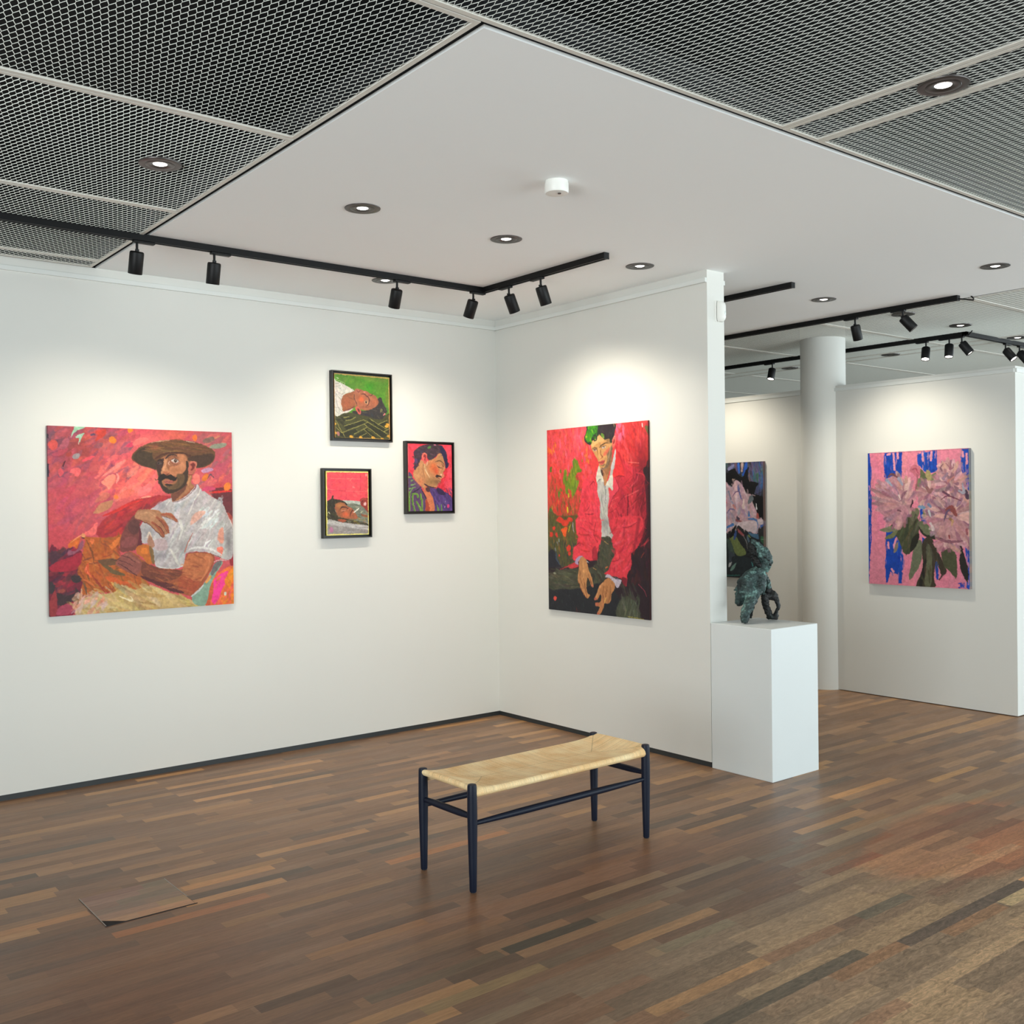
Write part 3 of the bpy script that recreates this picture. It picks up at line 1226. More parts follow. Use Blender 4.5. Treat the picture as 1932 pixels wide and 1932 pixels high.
        return np.clip(l*lift, 0, 0.92)


def paint_hat_man():
    c = Canvas([(89.25, 802.7), (436.95, 815.88), (441.16, 1138.92), (94.35, 1163.98)], 446, 442, (208, 84, 90), 11)
    c.crop(60, 780, 4.6)
    for b in [(240, 230, 190, 120, (105, 72, 92), .9), (200, 420, 110, 180, (128, 72, 100), .8), (430, 330, 170, 130, (160, 66, 62), .9),
              (560, 210, 120, 70, (196, 66, 54), .9), (700, 260, 130, 90, (186, 108, 122), .8), (860, 150, 160, 40, (232, 74, 100), .8),
              (1000, 240, 160, 60, (250, 112, 108), .8), (1250, 190, 140, 50, (226, 104, 82), .8), (1560, 260, 140, 110, (160, 96, 98), .85),
              (1640, 480, 120, 130, (192, 84, 104), .8), (1470, 590, 110, 70, (226, 104, 112), .8), (1640, 640, 90, 40, (200, 60, 66), .8),
              (320, 520, 170, 90, (200, 78, 92), .7), (480, 600, 200, 150, (176, 74, 92), .75), (250, 760, 140, 170, (206, 80, 96), .7),
              (380, 870, 220, 120, (208, 84, 92), .7), (640, 740, 120, 120, (188, 98, 92), .7), (820, 560, 190, 190, (252, 116, 104), .95),
              (980, 640, 170, 120, (253, 112, 110), .9), (700, 480, 120, 120, (238, 98, 96), .7), (640, 640, 80, 60, (255, 132, 116), .7),
              (250, 1060, 130, 110, (202, 72, 84), .8), (500, 980, 160, 120, (204, 84, 98), .6)]:
        c.blob(*b)
    c.dabs((140, 110, 900, 600), 150, [(150, 74, 96), (200, 80, 92), (176, 66, 66), (226, 98, 100), (120, 80, 104), (214, 92, 84)], 110, 44, -38, 25, .55)
    c.dabs((600, 380, 1130, 740), 70, [(255, 124, 112), (248, 106, 96), (255, 140, 122), (236, 92, 92), (250, 118, 90)], 130, 50, -32, 20, .6)
    c.dabs((150, 560, 700, 1000), 90, [(200, 76, 92), (188, 80, 104), (214, 88, 92), (170, 76, 98), (222, 100, 104)], 130, 54, -42, 22, .5)
    c.dabs((1340, 160, 1740, 660), 60, [(190, 92, 96), (226, 108, 92), (160, 92, 104), (206, 76, 96), (240, 122, 100), (150, 100, 100)], 90, 36, -40, 25, .65)
    # marks of the background
    c.crop(85, 795, 9.66)
    c.poly([(555, 90), (730, 98), (690, 135), (610, 160), (555, 200), (500, 260), (480, 300), (490, 230), (520, 150)], (160, 208, 172), 1, .5)
    c.poly([(560, 290), (630, 240), (720, 215), (690, 270), (630, 380), (600, 430), (620, 330)], (166, 204, 176), 1, .5)
    c.ell(610, 420, 14, 14, 0, (210, 170, 150))
    c.poly([(500, 670), (530, 600), (620, 590), (635, 640), (570, 690)], (156, 146, 146), 1, .6)
    for (x, y, rx, ry, col) in [(1240, 340, 58, 62, (248, 132, 40)), (1548, 175, 40, 42, (250, 138, 36)), (1300, 1385, 52, 40, (246, 128, 62)), (440, 600, 52, 46, (176, 70, 62)), (150, 440, 80, 90, (214, 84, 78))]:
        c.ell(x, y, rx, ry, -20, col)
    c.ell(355, 400, 70, 110, 40, (180, 92, 106), .9)
    c.ell(1190, 800, 0.1, 0.1, 0, (0, 0, 0))
    c.poly([(920, 190), (1100, 150), (1090, 260), (920, 370), (960, 260)], (214, 66, 48), 1.5, 1, .9)
    c.ell(880, 250, 42, 18, 10, (96, 72, 98))
    c.line([(700, 720), (800, 670), (900, 640)], [40, 60, 20], (238, 80, 92))
    c.poly([(450, 930), (500, 870), (610, 845), (660, 900), (610, 1000), (540, 990), (530, 950)], (250, 108, 110), 1, .6)
    c.poly([(240, 900), (290, 850), (340, 940), (270, 1010)], (224, 88, 98), 1, .6)
    c.poly([(1480, 460), (1560, 390), (1620, 430), (1560, 480)], (222, 66, 98), 1, .6)
    c.line([(1060, 1000), (1200, 900), (1340, 800), (1450, 720)], [20, 50, 60, 40], (255, 136, 126))
    c.poly([(1030, 1120), (1130, 1010), (1250, 970), (1280, 1060), (1180, 1240), (1120, 1180)], (255, 142, 120), 1, .8)
    c.line([(1310, 970), (1330, 1030), (1300, 1120)], [40, 50, 20], (255, 150, 140))
    c.poly([(1600, 440), (1660, 340), (1800, 300), (1880, 330), (1740, 420)], (255, 118, 112), 1, .8)
    c.poly([(1700, 1360), (1720, 1260), (1820, 1170), (1932, 1130), (1932, 1250), (1820, 1340)], (255, 124, 124), 1, .8, .9)
    c.poly([(1700, 1440), (1760, 1390), (1880, 1355), (1932, 1370), (1890, 1430), (1790, 1450)], (255, 156, 132), 1, .5)
    c.poly([(880, 1680), (980, 1540), (1060, 1480), (1230, 1440), (1200, 1560), (1040, 1660)], (198, 132, 96), 1.2, .8)
    c.poly([(920, 1480), (960, 1380), (1080, 1290), (1180, 1330), (1120, 1420), (990, 1470)], (216, 118, 98), 1.5, 1, .8)
    c.ell(640, 1600, 150, 90, -20, (214, 92, 104), .6)
    c.line([(55, 250), (60, 300)], [24, 18], (44, 38, 52))
    c.line([(60, 780), (66, 1000)], [16, 26], (54, 40, 64))
    c.line([(330, 820), (360, 750), (370, 720)], [20, 26, 8], (82, 38, 48))
    # red drape behind the arm
    c.crop(60, 780, 4.6)
    c.poly([(560, 1060), (620, 930), (720, 850), (850, 770), (1000, 730), (1190, 712), (1230, 760), (1100, 800), (1020, 860), (960, 1080), (780, 1110)], (176, 52, 58), 1.5, 1.5)
    c.dabs((600, 740, 1180, 1060), 90, [(160, 44, 52), (196, 56, 58), (140, 50, 60), (212, 60, 54)], 120, 36, -38, 15, .7, [(600, 1040), (640, 930), (850, 780), (1180, 720), (1050, 830), (940, 1060)])
    c.line([(620, 890), (720, 850), (840, 790), (960, 750)], [10, 26, 24, 10], (222, 56, 50))
    c.poly([(545, 1055), (575, 960), (560, 950), (500, 1010), (440, 1050)], (244, 112, 108), 1, .6)
    # lower left: dark reds
    c.poly([(155, 1170), (260, 1200), (430, 1190), (430, 1420), (560, 1560), (420, 1620), (330, 1770), (150, 1770)], (122, 42, 58), 2, 2)
    c.dabs((150, 1180, 470, 1750), 90, [(112, 40, 56), (150, 44, 62), (170, 48, 60), (92, 44, 56), (134, 50, 66), (60, 54, 62)], 110, 50, -35, 30, .75)
    c.crop(85, 975, 9.66)
    c.poly([(90, 900), (300, 790), (480, 730), (660, 650), (660, 840), (560, 960), (300, 1000), (110, 990)], (172, 42, 60), 1.5, 1.5)
    c.poly([(110, 620), (180, 640), (300, 700), (260, 770), (110, 850)], (84, 50, 62), 1.2, 1.2)
    c.poly([(480, 1080), (620, 1070), (700, 1120), (600, 1200), (500, 1180)], (66, 52, 54), 1.2, 1)
    c.poly([(210, 1380), (380, 1420), (540, 1390), (560, 1270), (650, 1400), (620, 1500), (420, 1560), (280, 1620), (230, 1520)], (70, 50, 54), 1.2, 1.2)
    c.poly([(90, 1180), (180, 1240), (150, 1370), (90, 1380)], (64, 54, 58), 1.2, 1)
    c.poly([(90, 1560), (180, 1330), (220, 1560), (210, 1790), (90, 1800)], (158, 58, 62), 1.2, 1)
    c.poly([(210, 1780), (260, 1650), (420, 1580), (550, 1560), (520, 1660), (420, 1780)], (176, 70, 92), 1.2, 1)
    c.ell(300, 1340, 60, 34, -10, (160, 76, 66))
    # orange cloth
    c.poly([(660, 330), (740, 350), (800, 370), (1190, 380), (1400, 320), (1400, 460), (1330, 620), (1420, 780), (1900, 1220), (1700, 1300), (1500, 1340), (1080, 1380), (820, 1430), (660, 1400), (690, 1180), (600, 1040), (610, 900), (680, 780), (690, 600), (730, 420)], (190, 98, 42), 1.5, 1.5)
    c.dabs((640, 380, 1800, 1380), 170, [(206, 112, 50), (178, 86, 40), (214, 100, 50), (146, 88, 48), (196, 120, 62), (160, 76, 40)], 150, 54, 35, 60, .65, [(720, 420), (1380, 380), (1420, 780), (1800, 1220), (1080, 1370), (680, 1380), (700, 1180), (620, 1000), (690, 760)])
    c.dabs((640, 380, 1800, 1380), 46, [(128, 72, 40), (112, 70, 44), (236, 136, 74), (150, 70, 40)], 200, 30, 30, 50, .75, [(720, 420), (1380, 380), (1420, 780), (1800, 1220), (1080, 1370), (680, 1380), (700, 1180), (620, 1000), (690, 760)])
    c.line([(760, 420), (860, 640), (900, 860)], [14, 30, 14], (130, 72, 40))
    c.line([(860, 1060), (1000, 1240), (1080, 1370)], [20, 40, 16], (160, 64, 44))
    c.line([(700, 1200), (740, 1300), (760, 1400)], [20, 36, 20], (118, 84, 62))
    c.poly([(1000, 830), (1180, 900), (1300, 980), (1480, 1070), (1300, 1060), (1120, 950)], (112, 90, 58), 1.5, 1)
    c.poly([(980, 800), (1250, 760), (1350, 840), (1200, 880), (1060, 880)], (116, 82, 56), 1.5, 1)
    c.poly([(820, 400), (900, 420), (860, 500)], (236, 120, 66), 1.2, .6)
    c.poly([(1180, 520), (1300, 400), (1370, 370), (1340, 480), (1230, 590)], (224, 120, 54), 1.2, .8)
    c.poly([(720, 1000), (740, 900), (790, 840), (800, 960), (830, 1080)], (222, 92, 52), 1.2, .8)
    c.line([(730, 1000), (750, 910), (770, 1000), (830, 1080)], [8, 14, 12, 8], (250, 130, 90))
    c.poly([(1090, 1110), (1200, 1080), (1400, 1170), (1640, 1190), (1400, 1220), (1220, 1190)], (216, 98, 46), 1.2, .8)
    c.poly([(420, 540), (470, 440), (560, 390), (640, 380), (620, 470), (570, 580), (520, 530), (450, 580)], (222, 110, 44), 1.2, .8)
    c.line([(470, 470), (560, 400), (650, 340), (690, 300)], [6, 20, 20, 8], (244, 150, 100))
    c.line([(380, 460), (440, 410), (560, 370)], [18, 10, 6], (196, 74, 74))
    c.ell(700, 345, 40, 46, 30, (226, 150, 100))
    c.ell(692, 385, 34, 16, 10, (70, 44, 36))
    c.poly([(640, 470), (690, 430), (690, 560), (560, 660), (430, 700), (430, 610), (560, 620)], (150, 92, 110), 1.2, .8, .9)
    # pale cloth at the bottom
    c.poly([(540, 1800), (570, 1620), (680, 1520), (880, 1420), (1180, 1390), (1440, 1290), (1640, 1320), (1932, 1260), (2400, 1420), (2900, 1600), (3400, 1780), (3300, 1850), (540, 1860)], (208, 176, 116), 1.2, 1.2)
    c.crop(60, 780, 4.6)
    c.dabs((360, 1490, 1480, 1770), 150, [(214, 186, 128), (196, 158, 96), (226, 204, 152), (206, 178, 104), (186, 146, 92), (216, 192, 140), (190, 176, 128), (160, 130, 84)], 150, 36, 28, 22, .7,
           [(360, 1770), (420, 1620), (560, 1560), (800, 1500), (1000, 1490), (1250, 1560), (1480, 1660), (1480, 1700), (900, 1740)])
    c.dabs((360, 1560, 640, 1770), 40, [(236, 170, 150), (226, 186, 170), (232, 150, 120), (214, 190, 180)], 70, 30, -60, 30, .75)
    c.line([(760, 1585), (870, 1625), (860, 1585)], [8, 18, 6], (240, 222, 176))
    # bright corner at right
    c.crop(200, 960, 7.8857)
    c.poly([(1480, 1419), (1520, 1250), (1590, 1050), (1720, 920), (1900, 880), (1920, 1419)], (238, 110, 60), 1.2, 1)
    c.poly([(1575, 1380), (1600, 1080), (1690, 980), (1810, 920), (1790, 1080), (1700, 1250), (1640, 1400)], (255, 62, 150), 1.5, 1)
    c.poly([(1760, 1080), (1850, 900), (1920, 880), (1920, 1400), (1850, 1350), (1840, 1200)], (240, 136, 30), 1.5, 1)
    c.dabs((1620, 900, 1910, 1419), 40, [(255, 100, 70), (240, 150, 30), (255, 80, 130), (220, 120, 40)], 120, 40, -60, 20, .7)
    c.poly([(1480, 1419), (1520, 1240), (1580, 1100), (1600, 1200), (1540, 1419)], (206, 92, 56), 1.2, .8)
    c.poly([(1752, 1240), (1790, 1232), (1786, 1282), (1756, 1284)], (222, 226, 200), .8, .2, 1, False)
    c.poly([(1900, 640), (1830, 720), (1850, 840), (1910, 800)], (156, 36, 44), 1.2, 1)
    # shadow of the chair behind the shirt
    c.crop(60, 780, 4.6)
    c.poly([(1540, 670), (1740, 665), (1750, 960), (1700, 900), (1640, 800)], (108, 46, 50), 1.2, 1)
    c.line([(1540, 690), (1620, 680), (1735, 672)], [14, 22, 12], (216, 50, 44))
    c.poly([(1690, 860), (1740, 900), (1745, 1000)], (176, 70, 56), 1, .6)
    # neck and shirt
    c.crop(200, 960, 7.8857)
    c.poly([(480, 330), (560, 180), (620, 60), (717, -25), (834, -100), (960, -158), (1001, -91), (1135, -125), (1261, -217), (1357, -351), (1403, -309), (1554, -192), (1721, -83), (1796, 84), (1890, 300), (1890, 660), (1820, 760), (1740, 740), (1600, 690), (1460, 640), (1210, 650), (1170, 760), (1150, 850), (1060, 885), (900, 885), (750, 860), (690, 660), (640, 520), (540, 510), (490, 400)], (190, 182, 180), 1.2, 1)
    shirt = [(560, 190), (640, 60), (840, -90), (1000, -80), (1270, -200), (1380, -290), (1554, -180), (1715, -70), (1785, 90), (1880, 320), (1880, 640), (1740, 720), (1460, 620), (1200, 630), (1140, 840), (900, 870), (760, 840), (700, 640), (560, 490), (510, 380)]
    c.dabs((480, -560, 1900, 880), 230, [(204, 198, 194), (186, 176, 176), (212, 208, 202), (190, 172, 174), (166, 162, 164), (200, 186, 184), (178, 178, 180)], 230, 66, -62, 14, .45, shirt)
    c.dabs((560, -300, 1800, 800), 46, [(150, 146, 150), (226, 222, 216), (160, 144, 148), (230, 228, 224)], 240, 24, -62, 12, .6, shirt)
    c.blob(850, -30, 90, 60, (150, 144, 150), .5)
    c.blob(640, 330, 110, 90, (150, 146, 148), .7)
    c.blob(1820, 480, 60, 220, (128, 122, 122), .8)
    c.blob(1130, 560, 70, 90, (148, 142, 142), .7)
    c.blob(820, 690, 120, 60, (140, 136, 140), .7)
    c.dabs((1400, 0, 1640, 260), 30, [(226, 230, 228), (212, 222, 220)], 110, 44, -55, 15, .8)
    c.poly([(1250, 240), (1300, 90), (1420, 20), (1480, 60), (1340, 200)], (230, 168, 146), 2, 1, .8)
    c.poly([(1660, 440), (1680, 330), (1740, 280), (1750, 480), (1700, 520)], (232, 150, 124), 2, 1, .85)
    c.poly([(1650, 580), (1740, 580), (1720, 700), (1670, 660)], (246, 134, 112), 1.2, .6)
    c.poly([(730, 460), (880, 450), (900, 600), (740, 610)], (190, 160, 160), 2, 1, .7)
    c.line([(620, 420), (645, 350), (690, 450)], [16, 18, 12], (222, 200, 176))
    c.poly([(620, 470), (660, 390), (720, 520), (700, 580), (640, 560)], (170, 112, 84), 2, 1, .8)
    c.line([(1240, 600), (1360, 575), (1560, 600), (1720, 690)], [26, 34, 36, 14], (222, 218, 214))
    c.line([(1460, 560), (1490, 510), (1550, 470)], [24, 30, 20], (232, 232, 228))
    c.line([(960, 600), (1040, 760), (1090, 850)], [20, 44, 20], (210, 206, 196))
    c.line([(1100, 180), (1130, 300), (1090, 440)], [40, 44, 26], (216, 212, 204))
    c.line([(1170, 640), (1220, 500), (1290, 360)], [18, 20, 10], (176, 112, 100))
    c.line([(760, 850), (900, 882), (1060, 880), (1150, 840)], [10, 14, 14, 10], (206, 206, 200))
    c.line([(1790, 60), (1850, 180), (1895, 330)], [8, 10, 8], (222, 206, 196))
    c.line([(1220, 660), (1400, 645), (1560, 670), (1700, 720)], [8, 10, 10, 8], (110, 60, 50))
    c.crop(240, 820, 9.4244)
    c.poly([(770, 1040), (900, 1000), (1080, 780), (1160, 720), (1140, 860), (1210, 940), (1130, 1060), (980, 1170), (820, 1210), (790, 1130)], (168, 112, 76), 1.2, .8)
    c.poly([(780, 1060), (900, 1010), (1050, 860), (1040, 960), (900, 1130), (820, 1200)], (116, 70, 54), 2, 1)
    c.line([(1110, 740), (1090, 830), (1080, 900)], [50, 40, 20], (196, 138, 92))
    c.line([(960, 1140), (1080, 1040), (1190, 930)], [30, 36, 20], (158, 92, 66))
    c.line([(820, 1215), (940, 1190), (1080, 1100), (1200, 980), (1245, 910)], [40, 62, 60, 60, 46], (206, 198, 200))
    c.line([(815, 1205), (960, 1165), (1100, 1070), (1200, 960)], [6, 10, 10, 8], (110, 66, 58))
    c.poly([(1210, 930), (1230, 900), (1220, 960), (1190, 990)], (126, 50, 60), 1, .4)
    c.line([(1600, 1180), (1640, 1130), (1680, 1190), (1670, 1250)], [20, 40, 40, 16], (160, 158, 160))
    # arms and hands
    c.crop(200, 960, 7.8857)
    c.poly([(210, 520), (240, 380), (330, 200), (440, 80), (520, 160), (500, 300), (540, 500), (460, 600), (240, 640)], (124, 66, 60), 1.5, 1)
    c.poly([(330, 280), (400, 160), (500, 200), (490, 330), (400, 380)], (98, 58, 54), 2, 1)
    c.ell(350, 500, 120, 80, -20, (142, 76, 74), .8, 2)
    c.poly([(500, 240), (540, 520), (470, 560), (490, 420)], (104, 44, 52), 1.5, 1)
    skin = (172, 118, 84)
    c.poly([(425, 130), (470, 20), (600, 10), (760, 20), (840, 60), (960, 60), (1010, 110), (1065, 180), (1050, 200), (980, 150), (850, 105), (820, 110), (880, 180), (920, 260), (935, 350), (880, 380), (870, 400), (850, 430), (800, 380), (720, 300), (620, 230), (500, 160)], skin, 1.2, .6)
    c.poly([(440, 130), (480, 40), (600, 30), (740, 60), (700, 180), (560, 160)], (186, 134, 98), 2.5, 1, .9)
    c.line([(830, 90), (930, 80), (1010, 130), (1060, 190)], [34, 40, 36, 18], (170, 92, 66))
    c.line([(760, 130), (850, 200), (910, 280), (925, 350)], [30, 44, 46, 30], (160, 88, 62))
    c.line([(690, 200), (780, 280), (830, 350), (855, 410)], [30, 44, 42, 24], (158, 84, 58))
    c.line([(790, 170), (850, 240), (900, 330)], [6, 8, 6], (96, 48, 40))
    c.line([(740, 230), (820, 290), (870, 380)], [6, 10, 6], (96, 48, 40))
    c.line([(820, 115), (900, 125), (1040, 190)], [6, 8, 6], (110, 56, 48))
    c.line([(500, 170), (640, 235), (740, 320), (840, 425)], [8, 10, 12, 8], (104, 56, 48))
    c.line([(520, 70), (640, 60), (740, 110)], [10, 14, 10], (202, 152, 112))
    c.poly([(150, 830), (170, 760), (230, 690), (330, 640), (430, 660), (540, 760), (640, 820), (740, 870), (1100, 900), (1150, 860), (1190, 700), (1240, 660), (1460, 650), (1610, 700), (1560, 900), (1420, 1150), (1320, 1280), (1230, 1290), (1040, 1240), (860, 1180), (640, 1080), (480, 1010), (300, 930)], (164, 88, 56), 1.2, .8)
    c.poly([(520, 800), (680, 840), (900, 900), (1100, 910), (1120, 980), (1000, 1060), (760, 1090), (560, 1010)], (120, 66, 50), 2, 1.2)
    c.poly([(560, 1000), (760, 1070), (980, 1120), (1160, 1250), (1000, 1230), (760, 1130), (520, 1020)], (92, 46, 46), 2, 1)
    c.poly([(1200, 700), (1280, 660), (1460, 660), (1580, 710), (1540, 880), (1380, 1090), (1200, 1020), (1130, 960)], (192, 112, 70), 2, 1)
    c.poly([(1130, 1000), (1300, 1060), (1400, 1090), (1310, 1240), (1180, 1240), (1060, 1140)], (170, 80, 52), 2, 1.2)
    c.dabs((560, 700, 1560, 1250), 120, [(176, 96, 60), (150, 78, 50), (200, 118, 74), (140, 70, 48)], 150, 26, 10, 25, .5, [(560, 860), (1100, 930), (1200, 700), (1460, 670), (1560, 800), (1320, 1250), (900, 1150), (600, 1000)])
    c.line([(1480, 700), (1540, 740), (1500, 920), (1400, 1080)], [20, 30, 30, 16], (206, 124, 80))
    c.poly([(150, 820), (190, 740), (260, 670), (360, 650), (460, 720), (530, 800), (500, 940), (420, 980), (260, 900)], (146, 84, 74), 1.5, .8)
    c.line([(220, 690), (320, 720), (440, 790)], [8, 10, 8], (92, 50, 50))
    c.line([(190, 760), (300, 800), (400, 850)], [8, 10, 8], (92, 50, 50))
    c.line([(180, 810), (300, 880), (460, 1000)], [6, 10, 8], (80, 46, 46))
    c.line([(300, 670), (400, 730), (500, 800)], [16, 30, 16], (160, 98, 82))
    c.line([(90, 750), (150, 760), (210, 730)], [6, 8, 6], (80, 46, 50))
    c.poly([(470, 560), (600, 530), (690, 600), (690, 800), (600, 810), (540, 720), (460, 660)], (196, 108, 44), 1.5, 1)
    c.ell(570, 630, 56, 44, 0, (224, 124, 46))
    c.poly([(640, 560), (700, 620), (720, 800), (680, 790)], (128, 100, 62), 2, 1)
    # green edge between arm and corner
    c.poly([(1280, 1300), (1400, 1180), (1520, 1000), (1620, 830), (1740, 790), (1640, 960), (1560, 1120), (1480, 1419), (1330, 1419)], (136, 168, 146), 1.2, .8)
    c.poly([(1560, 960), (1610, 810), (1720, 770), (1680, 870), (1590, 980)], (112, 110, 108), 1.2, .8)
    c.line([(1490, 1090), (1530, 1030), (1550, 1000)], [40, 50, 30], (232, 160, 84))
    c.line([(1270, 1300), (1380, 1210), (1450, 1130)], [24, 30, 14], (206, 208, 204))
    c.line([(1600, 790), (1680, 760), (1780, 770)], [8, 10, 10], (210, 206, 202))
    # hat
    c.crop(240, 820, 9.4244)
    c.poly([(75, 430), (110, 330), (240, 220), (450, 140), (700, 98), (950, 100), (1180, 130), (1400, 200), (1540, 300), (1560, 380), (1530, 480), (1400, 570), (1240, 600), (1000, 560), (800, 480), (700, 500), (620, 560), (540, 640), (420, 600), (260, 560), (140, 490)], (104, 70, 44), 1.2, .6)
    c.poly([(95, 420), (150, 320), (300, 230), (420, 260), (460, 420), (560, 520), (540, 620), (400, 590), (200, 520)], (72, 56, 40), 2.5, 1)
    c.poly([(1080, 420), (1240, 370), (1480, 340), (1550, 400), (1500, 490), (1380, 560), (1240, 595), (1140, 520)], (74, 52, 40), 2.5, 1)
    c.dabs((200, 110, 1450, 360), 110, [(132, 90, 56), (112, 76, 46), (146, 102, 62), (122, 78, 54), (96, 64, 44)], 240, 26, 4, 10, .6, [(260, 250), (480, 150), (760, 110), (1000, 115), (1350, 200), (1480, 310), (1100, 330), (760, 300), (480, 340)])
    c.poly([(700, 320), (850, 310), (1000, 320), (1120, 370), (1100, 400), (980, 350), (820, 340), (660, 360), (520, 430), (480, 440), (560, 370)], (84, 50, 38), 1.5, .6)
    c.line([(430, 150), (600, 118), (760, 100)], [8, 12, 6], (206, 160, 132))
    c.line([(1050, 120), (1200, 146)], [12, 6], (226, 196, 176))
    c.line([(260, 560), (150, 490), (90, 430)], [10, 14, 8], (132, 66, 52))
    c.line([(300, 570), (420, 605), (520, 640)], [8, 10, 8], (196, 84, 90))
    c.blob(500, 210, 60, 50, (150, 72, 58), .5)
    # head
    c.poly([(520, 620), (540, 480), (600, 420), (720, 360), (860, 345), (1000, 350), (1060, 400), (1080, 470), (1150, 470), (1240, 500), (1220, 600), (1180, 700), (1120, 720), (1060, 840), (960, 960), (820, 1035), (700, 1040), (620, 960), (560, 860), (545, 760)], (160, 102, 70), 1.2, .4)
    c.poly([(520, 600), (535, 470), (620, 420), (660, 430), (640, 560), (600, 650), (600, 760), (560, 840), (548, 700)], (72, 48, 40), 1.5, .6)
    c.poly([(660, 440), (720, 430), (700, 560), (740, 680), (620, 690), (600, 650), (640, 560)], (194, 132, 92), 1.5, .5)
    c.line([(690, 470), (670, 560), (640, 640)], [26, 36, 44], (214, 150, 108))
    c.ell(680, 672, 58, 26, 8, (186, 112, 78))
    c.line([(625, 700), (690, 712), (745, 690)], [10, 12, 10], (92, 46, 36))
    c.poly([(900, 360), (1010, 370), (1060, 460), (1040, 600), (960, 700), (860, 740), (760, 700), (740, 600), (800, 560), (920, 520)], (190, 122, 84), 3, .8)
    c.blob(960, 560, 60, 70, (218, 146, 104), .8)
    c.blob(880, 640, 90, 50, (176, 112, 74), .6)
    c.line([(690, 420), (740, 375), (830, 360), (880, 380)], [20, 36, 30, 10], (66, 44, 38))
    c.line([(720, 420), (800, 395), (900, 400)], [10, 16, 8], (120, 74, 56))
    c.ell(850, 470, 74, 44, 8, (196, 128, 104), 1, 1.5, .3)
    c.ell(845, 468, 60, 32, 6, (206, 190, 178), 1, 1, .2)
    c.ell(856, 468, 26, 28, 0, (74, 46, 34), 1, 1, .2)
    c.ell(862, 460, 7, 7, 0, (220, 206, 196), 1, 1, 0)
    c.line([(770, 470), (810, 435), (870, 432), (920, 470)], [8, 12, 12, 8], (82, 46, 40))
    c.line([(780, 500), (840, 525), (910, 505)], [6, 10, 6], (132, 74, 62))
    c.line([(750, 480), (740, 520), (760, 540)], [16, 14, 8], (206, 160, 140))
    c.line([(800, 550), (880, 545), (940, 510)], [6, 12, 8], (146, 88, 68))
    c.ell(575, 510, 42, 24, 10, (92, 76, 70), 1, 1.5, .3)
    c.ell(572, 512, 16, 16, 0, (34, 26, 26))
    c.line([(530, 470), (580, 450), (630, 470)], [10, 20, 14], (40, 30, 28))
    # beard, moustache and mouth
    c.poly([(1040, 480), (1090, 500), (1085, 640), (1060, 850), (960, 960), (820, 1038), (700, 1042), (620, 970), (560, 860), (550, 760), (600, 800), (640, 900), (760, 960), (880, 900), (930, 800), (990, 690), (1040, 600)], (66, 50, 38), 2, .8)
    c.poly([(880, 720), (960, 700), (1020, 740), (1000, 860), (900, 950), (780, 980), (700, 940), (720, 880), (840, 880), (900, 800)], (104, 78, 52), 3, 1)
    c.poly([(490, 780), (520, 800), (560, 770), (580, 720), (640, 695), (700, 720), (770, 710), (850, 760), (900, 750), (890, 780), (850, 830), (780, 810), (700, 780), (640, 810), (600, 840), (550, 800), (510, 815)], (46, 34, 28), 1.2, .5)
    c.poly([(650, 840), (700, 815), (770, 810), (830, 840), (740, 870), (680, 860)], (176, 96, 82), 1.2, .4)
    c.line([(660, 838), (740, 842), (830, 838)], [5, 8, 5], (70, 34, 32))
    c.ell(740, 895, 66, 20, 4, (60, 44, 36))
    c.line([(900, 780), (920, 860), (880, 920)], [30, 44, 20], (92, 70, 48))
    # ear
    c.poly([(1090, 520), (1140, 475), (1210, 480), (1235, 540), (1215, 630), (1160, 700), (1100, 700), (1085, 620)], (192, 104, 86), 1.2, .4)
    c.poly([(1120, 540), (1170, 500), (1200, 540), (1180, 620), (1130, 640), (1150, 580)], (126, 50, 46), 1.5, .4)
    c.line([(1110, 510), (1170, 478), (1225, 520), (1220, 600)], [8, 14, 12, 8], (222, 132, 108))
    c.line([(1090, 700), (1130, 720), (1170, 700)], [8, 14, 8], (120, 50, 44))
    # signs of colour right of the head
    c.poly([(1320, 640), (1440, 590), (1530, 620), (1480, 660), (1370, 690)], (196, 144, 176), 1.2, .8)
    c.ell(1390, 770, 76, 46, -45, (226, 118, 46))
    c.poly([(1160, 800), (1200, 700), (1280, 720), (1280, 850), (1200, 880)], (252, 124, 112), 1.2, .8)
    c.line([(1420, 800), (1480, 710), (1540, 770)], [6, 26, 8], (106, 70, 84))
    c.ell(1210, 60, 44, 60, 10, (244, 118, 50))
    c.poly([(1340, 120), (1400, 60), (1520, 40), (1540, 110), (1420, 150)], (136, 104, 92), 1.5, 1)
    c.poly([(1470, 230), (1500, 190), (1720, 150), (1740, 210), (1540, 260)], (146, 148, 126), 1.5, 1.2)
    c.line([(1560, 70), (1640, 30)], [30, 20], (206, 132, 92))
    c.ell(1780, 930, 60, 70, 20, (238, 128, 46))
    c.poly([(1330, 1000), (1400, 930), (1560, 940), (1540, 990)], (212, 74, 108), 1.2, .8)
    return c


